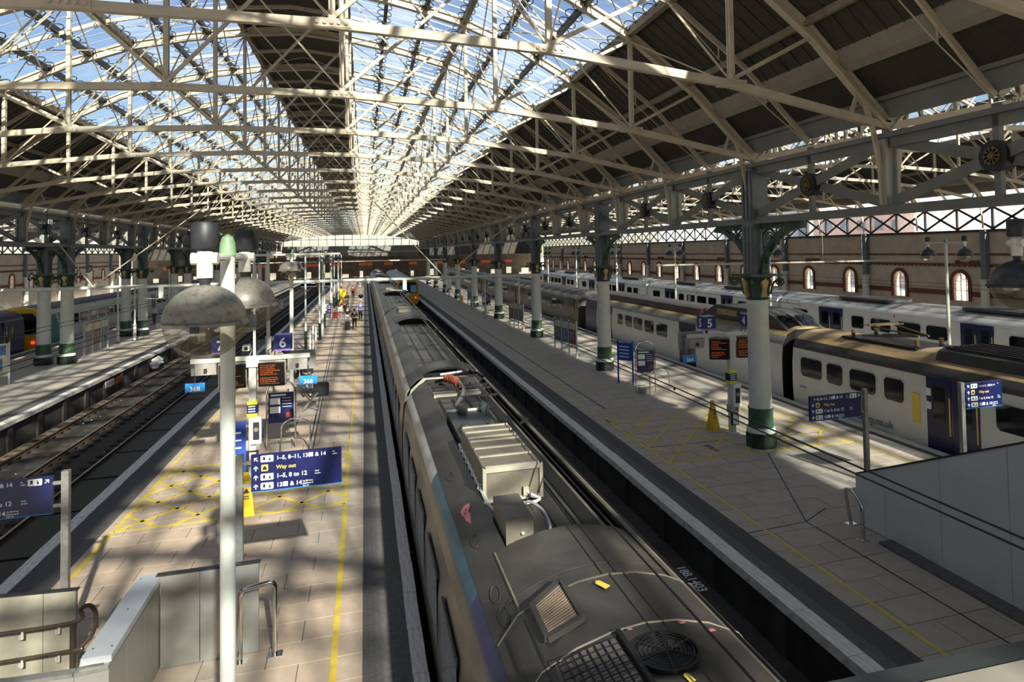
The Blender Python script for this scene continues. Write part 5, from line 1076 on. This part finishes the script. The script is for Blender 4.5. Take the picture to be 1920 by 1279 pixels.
MB().box(-3.26,-2.94,9.3,11.42,1.28,1.36).build('broad_cap', 'panel_cap', s2)
for a, b in ((11.36,10.6),(10.6,9.9),(9.9,9.3)): MB().box(-3.02,-2.96,b+0.006,a-0.006,0.02,1.28).build('cladding_panel', 'panel_steel', s2)
for x, y in ((-3.2,11.3),(-3.0,11.3),(-3.2,9.5),(-3.0,9.5),(-3.1,10.4)): MB().lathe([(0.012,0),(0.012,0.004)],8,(x,y,1.36)).build('cap_screw', 'dark_metal', s2)
P = [(-2.96,9.30),(-3.3,9.26),(-4.0,9.30),(-4.7,9.42),(-5.4,9.6)]
for p, q in zip(P, P[1:]): MB().bar((p[0],p[1],0.62),(q[0],q[1],0.62),0.06,1.2).build('cladding_panel', 'panel_steel', s2); MB().bar((p[0],p[1],1.24),(q[0],q[1],1.24),0.12,0.04).build('top_cap', 'galv', s2)
s3 = thing('stair_enclosure', 'pale stair side panel with two brown handrails in the lower left corner', 'stair parapet', (0,0,0))
for a, b in ((-4.12,-4.55),(-4.55,-5.15),(-5.15,-5.9)): MB().bar((a-0.005,11.62+(-4.12-a)*0.12,0.61),(b+0.005,11.62+(-4.12-b)*0.12,0.61),0.06,1.18).build('cladding_panel', 'hvac_light', s3)
MB().bar((-4.1,11.62,1.21),(-5.9,11.83,1.21),0.08,0.02).build('top_cap', 'dark_metal', s3)
hr = MB().hose([(-5.9,11.66,0.72),(-4.15,11.46,0.80),(-4.02,11.45,0.98),(-3.90,11.45,1.02),(-3.82,11.45,0.88),(-3.86,11.45,0.62),(-4.0,11.45,0.45),(-4.15,11.46,0.40),(-5.9,11.66,0.30)],0.03,8).build('handrail', 'handrail_brown', s3, True)
MB().tube((-4.12,11.46,0),(-4.12,11.46,0.80),0.035,8).build('handrail_post', 'handrail_brown', s3)
for x in (-4.3,-4.75,-5.3):
    for z in (0.66,0.26): MB().path([(x,11.50,z+0.1),(x,11.50,z),(x-0.05,11.55,z-0.02),(x-0.08,11.62,z)],0.015,6).build('rail_bracket', 'post_white', s3)
MB().box(-4.0,-3.35,10.4,11.9,0,0.012).build('ribbed_mat', 'handrail_brown', s3)
pd = thing('mezzanine_parapet', 'green edged ledge of the viewing gallery in the lower right corner', 'parapet', (0,0,0)); MB().bar((0.9,1.43,4.94),(3.4,1.35,4.94),0.08,0.10).build('green_edge', 'gasket_green', pd); MB().bar((0.9,1.30,4.96),(3.4,1.22,4.96),0.18,0.08).build('ledge_top', 'hvac_light', pd); MB().box(-4,6,-4,1.2,4.2,4.4).build('gallery_floor', 'tarmac', pd)
bt = thing('bench_trolley', 'folding metal trolley seat behind the departure screens', 'trolley', (-2.05,27.6,0)); MB().bar((-0.3,0,0.05),(0.3,0.1,0.75),0.04,0.04).bar((0.3,0,0.05),(-0.3,0.1,0.75),0.04,0.04).bar((-0.3,0.5,0.05),(0.3,0.4,0.75),0.04,0.04).build('trolley_legs', 'steel', bt); MB().box(-0.35,0.35,-0.02,0.55,0.72,0.80).build('trolley_top', 'case_black', bt)
for j, (x, y) in enumerate(((-3.3,81.0),(-3.2,88.0))):
    b = thing('litter_bin', 'dark green bin by the masts of the sunlit platform, %s of the two' % ORD[j], 'bin', (x,y,0), 0, 'dark green bins'); MB().lathe([(0.28,0),(0.30,1.1),(0.32,1.12)],16).build('bin_body', 'dark_green', b, True); MB().lathe([(0.32,1.12),(0.2,1.25),(0,1.28)],16).build('bin_lid', 'dark_metal', b, True)
sg = thing('yellow_sign_post', 'upright yellow advertising board among the people on the sunlit platform', 'sign board', (-2.4,79.5,0)); MB().box(-0.35,0.35,-0.05,0.05,0.1,2.1).build('board', 'wet_yellow', sg); MB().box(-0.3,0.3,-0.2,0.2,0,0.1).build('foot', 'dark_metal', sg)
bag = thing('plastic_bag', 'crumpled white plastic bag caught on the face of the left platform above the ballast', 'bag', (-12.70,47.6,-0.55)); rb = random.Random(3); m = MB()
for q in range(3):
    m.lathe([(0.02,-0.25)]+[(rb.uniform(0.16,0.34), -0.2+0.08*i) for i in range(6)]+[(0.02,0.32)], 7, (0.05,q*0.38-0.4,rb.uniform(-0.1,0.1)), rb.random())
m.build('crumpled_film', 'white_litter', bag)
pl = thing('face_sign', 'small pale sign plate on the face of the left platform', 'sign plate', (-12.79,40.0,-0.42)); MB().box(-0.01,0.02,-0.6,0.6,-0.16,0.16).build('plate', 'stone_pale', pl); MB().box(0.02,0.025,-0.45,0.45,-0.06,0.06).build('plate_print', 'poster_grey', pl); MB().box(-0.01,0.015,0.9,1.7,-0.2,0.14).build('red_plate', 'poster_red', pl)
# ------------------------------------------------------------------ people
def skin_mesh(name, verts, edges, radii, m, parent, root=0, sub=1):
    me = bpy.data.meshes.new(name); me.from_pydata(verts, edges, []); me.materials.append(MT[m]); o = put(name, me, parent)
    o.modifiers.new('skin', 'SKIN'); 
    if not me.skin_vertices: pass
    sv = me.skin_vertices[0].data if me.skin_vertices else None
    if sv is None:
        me.attributes.new if False else None
    for i, r in enumerate(radii):
        rr = r if isinstance(r, tuple) else (r, r); sv[i].radius = rr; sv[i].use_root = (i == root)
    o.modifiers['skin'].use_smooth_shade = True; sm = o.modifiers.new('smooth', 'SUBSURF'); sm.levels = sub; sm.render_levels = sub; return o
def person(label, x, y, rz, h, top, legs, hair, walk=0.15, shorts=False, long_hair=False, sleeves=True, arm=0.0, fingers=False):
    k = h/1.75; w = walk; t = thing('person', label, 'person', (x,y,0), rz, 'people on the platform'); t.scale = (k,k,k)
    J = dict(pel=(0,0,.95), spi=(0,.01,1.12), che=(0,.01,1.32), nec=(0,.01,1.47), hd0=(0,-.01,1.55), hd1=(0,-.015,1.63), hd2=(0,0,1.71))
    for s_, n in ((-1,'l'),(1,'r')):
        J['sh'+n] = (s_*.17,.01,1.40); J['el'+n] = (s_*.23,.03+s_*w*.5,1.13); J['wr'+n] = (s_*.24,-.07+s_*w*.8-arm,.92+arm*.6); J['ha'+n] = (s_*.24,-.10+s_*w*.9-arm,.83+arm*.7)
        J['hp'+n] = (s_*.09,0,.90); J['kn'+n] = (s_*.10,-.03-s_*w*.7,.50); J['an'+n] = (s_*.10,.02-s_*w*1.3,.09+max(0,-(-s_*w))*.25); J['to'+n] = (s_*.11,-.13-s_*w*1.3,.035)
    R = dict(pel=(.15,.11),spi=(.125,.095),che=(.15,.10),nec=.052,hd0=.068,hd1=.082,hd2=.068)
    for n in 'lr': R.update({'sh'+n:.06,'el'+n:.043,'wr'+n:.03,'ha'+n:(.035,.022),'hp'+n:.09,'kn'+n:.058,'an'+n:.042,'to'+n:.035})
    E_ = [('pel','spi'),('spi','che'),('che','nec'),('nec','hd0'),('hd0','hd1'),('hd1','hd2')]
    for n in 'lr': E_ += [('che','sh'+n),('sh'+n,'el'+n),('el'+n,'wr'+n),('wr'+n,'ha'+n),('pel','hp'+n),('hp'+n,'kn'+n),('kn'+n,'an'+n),('an'+n,'to'+n)]
    if fingers:
        for s_, n in ((-1,'l'),(1,'r')):
            hx, hy, hz = J['ha'+n]
            for i in range(4): J['f%d%s' % (i,n)] = (hx, hy-.03+i*.02, hz-.085+abs(i-1.4)*.008); R['f%d%s' % (i,n)] = .009; E_.append(('ha'+n,'f%d%s' % (i,n)))
            J['th'+n] = (hx-s_*.02, hy-.06, hz-.01); R['th'+n] = .010; E_.append(('wr'+n,'th'+n))
    def sub_skin(name, keys, add, m):
        ks = [q for q in J if q in keys]; ix = {q: i for i, q in enumerate(ks)}
        rad = []
        for q in ks: r = R[q]; r = r if isinstance(r, tuple) else (r, r); rad.append((r[0]+add, r[1]+add))
        return skin_mesh(name, [J[q] for q in ks], [(ix[a], ix[b]) for a, b in E_ if a in ix and b in ix], rad, m, t)
    sub_skin('body', set(J), 0.0, 'skin')
    sub_skin('top', {'pel','spi','che','shl','shr','ell','elr'}|({'wrl','wrr'} if sleeves else set()), 0.018, top)
    sub_skin('shorts' if shorts else 'trousers', {'pel','hpl','hpr','knl','knr'}|(set() if shorts else {'anl','anr'}), 0.022, legs)
    for n in 'lr':
        a, b = J['an'+n], J['to'+n]; MB().path([(a[0],a[1]+.05,.05),(a[0],a[1],.055),(b[0],b[1]+.03,.05),(b[0],b[1]-.03,.04)],.048,8).build('shoe', 'cloth_black' if not shorts else 'cloth_white', t, True)
    Rh = .098; P = [(Rh*math.cos(a), 1.645+Rh*1.08*math.sin(a)) for a in [-.2+1.75*i/8 for i in range(9)]]
    MB().lathe(P+[(0,1.752)], 14, (0,.022,0)).build('hair', hair, t, True)
    if long_hair: MB().path([(0,.07,1.66),(0,.095,1.55),(0,.10,1.42),(0,.10,1.32)],.075,8).build('hair', hair, t, True)
    f = MB(); f.lathe([(.011,-.011),(.014,0),(.011,.011)],6,(-.03,-.083,1.645)); f.lathe([(.011,-.011),(.014,0),(.011,.011)],6,(.03,-.083,1.645)); f.build('eyes', 'print_dark', t); MB().path([(0,-.085,1.64),(0,-.105,1.605)],.012,6).build('nose', 'skin', t); MB().box(-.022,.022,-.088,-.078,1.565,1.573).build('mouth', 'poster_red', t)
    return t
def suitcase(label, x, y, rz, m, w=0.40, h=0.58, handle=True, d=0.24):
    t = thing('suitcase', label, 'suitcase', (x,y,0), rz, 'luggage'); MB().prism([(-w/2+.04,.06),(w/2-.04,.06),(w/2,.1),(w/2,h),(w/2-.04,h+.05),(-w/2+.04,h+.05),(-w/2,h),(-w/2,.1)],1,-d/2,d/2).build('shell', m, t)
    for sx in (-1,1): MB().tube((sx*w*.35,-.02,.035),(sx*w*.35,.02,.035),.035,10).build('wheel', 'print_dark', t)
    if handle: MB().path([(-.08,0,h+.04),(-.08,0,h+.40),(.08,0,h+.40),(.08,0,h+.04)],.012,6).build('handle', 'steel', t)
person('person in grey trousers carrying bags, walking behind the departure screens', -2.42, 30.5, 0.3, 1.78, 'cloth_black', 'cloth_grey', 'hair_dark', 0.14, fingers=True)
suitcase('black holdall with a pale panel carried at the walking person\'s side', -1.84, 30.4, 0.2, 'case_black', 0.62, 0.55, False, 0.3); bgk = thing('shoulder_bag', 'small dark bag hanging at the walking person\'s left side', 'bag', (-2.86,30.45,0)); MB().lathe([(0.02,0.80),(0.13,0.90),(0.15,1.1),(0.08,1.3),(0.02,1.36)],12).build('pouch', 'case_black', bgk, True); MB().path([(0,0,1.34),(0.05,0,1.42),(0.12,0,1.34)],.012,6).build('strap', 'case_black', bgk)
person('person in black with long dark hair pulling a black suitcase', -0.82, 55.9, 0.1, 1.68, 'cloth_black', 'cloth_black', 'hair_dark', 0.12, long_hair=True, arm=0.15); suitcase('black upright suitcase beside the person in black', -1.35, 55.7, 0.1, 'case_black', 0.42, 0.62)
person('person in a black top and white shorts just behind the one with the suitcase', -1.42, 58.6, 0.2, 1.70, 'cloth_black', 'cloth_white', 'hair_dark', 0.12, True, True, False, 0.2); person('person in a blue top and dark trousers beside the train', -0.40, 62.8, -0.1, 1.76, 'cloth_blue', 'cloth_black', 'hair_fair', 0.1, False, False, False, 0.1)
person('person in a black t-shirt and pale shorts walking furthest along by the train', -0.45, 78.0, 0.0, 1.78, 'cloth_black', 'cloth_white', 'skin', 0.12, True, False, False); person('person in black beside the yellow advertising board', -1.95, 78.6, 0.5, 1.72, 'cloth_black', 'cloth_black', 'hair_dark', 0.05, arm=0.15)
person('person in dark red by the masts with pale legs', -2.35, 67.5, 0.3, 1.68, 'cloth_brown', 'cloth_white', 'hair_dark', 0.08, True, True, False); person('person in dark clothes standing by the bin', -1.95, 70.2, 2.6, 1.75, 'cloth_brown', 'cloth_black', 'hair_dark', 0.05); suitcase('dark red suitcase near the masts on the sunlit platform', -2.7, 66.6, 0.0, 'cloth_red', 0.45, 0.55)
person('person in dark red clothing far along the sunlit platform', -1.6, 96.0, 0.0, 1.72, 'cloth_red', 'cloth_black', 'hair_dark', 0.1); person('person in black standing with a friend far down the platform', -0.9, 122.0, 0.0, 1.75, 'cloth_black', 'cloth_white', 'hair_dark', 0.05); person('person in dark jacket, right one of the far pair', -0.3, 122.0, 0.0, 1.72, 'cloth_black', 'cloth_grey', 'hair_dark', 0.05)
person('person in orange work clothes on the far track beyond the masts', -7.6, 118, 0.0, 1.8, 'cloth_hiviz', 'cloth_hiviz', 'hair_dark', 0.05); person('person with dark jacket standing near the paired columns and the white train', -19.2, 66.0, 0.4, 1.75, 'cloth_black', 'cloth_black', 'hair_dark', 0.05); person('person in a pale top beside the dark jacket by the white train', -18.4, 68.5, -0.3, 1.72, 'cloth_white', 'cloth_grey', 'hair_dark', 0.05)
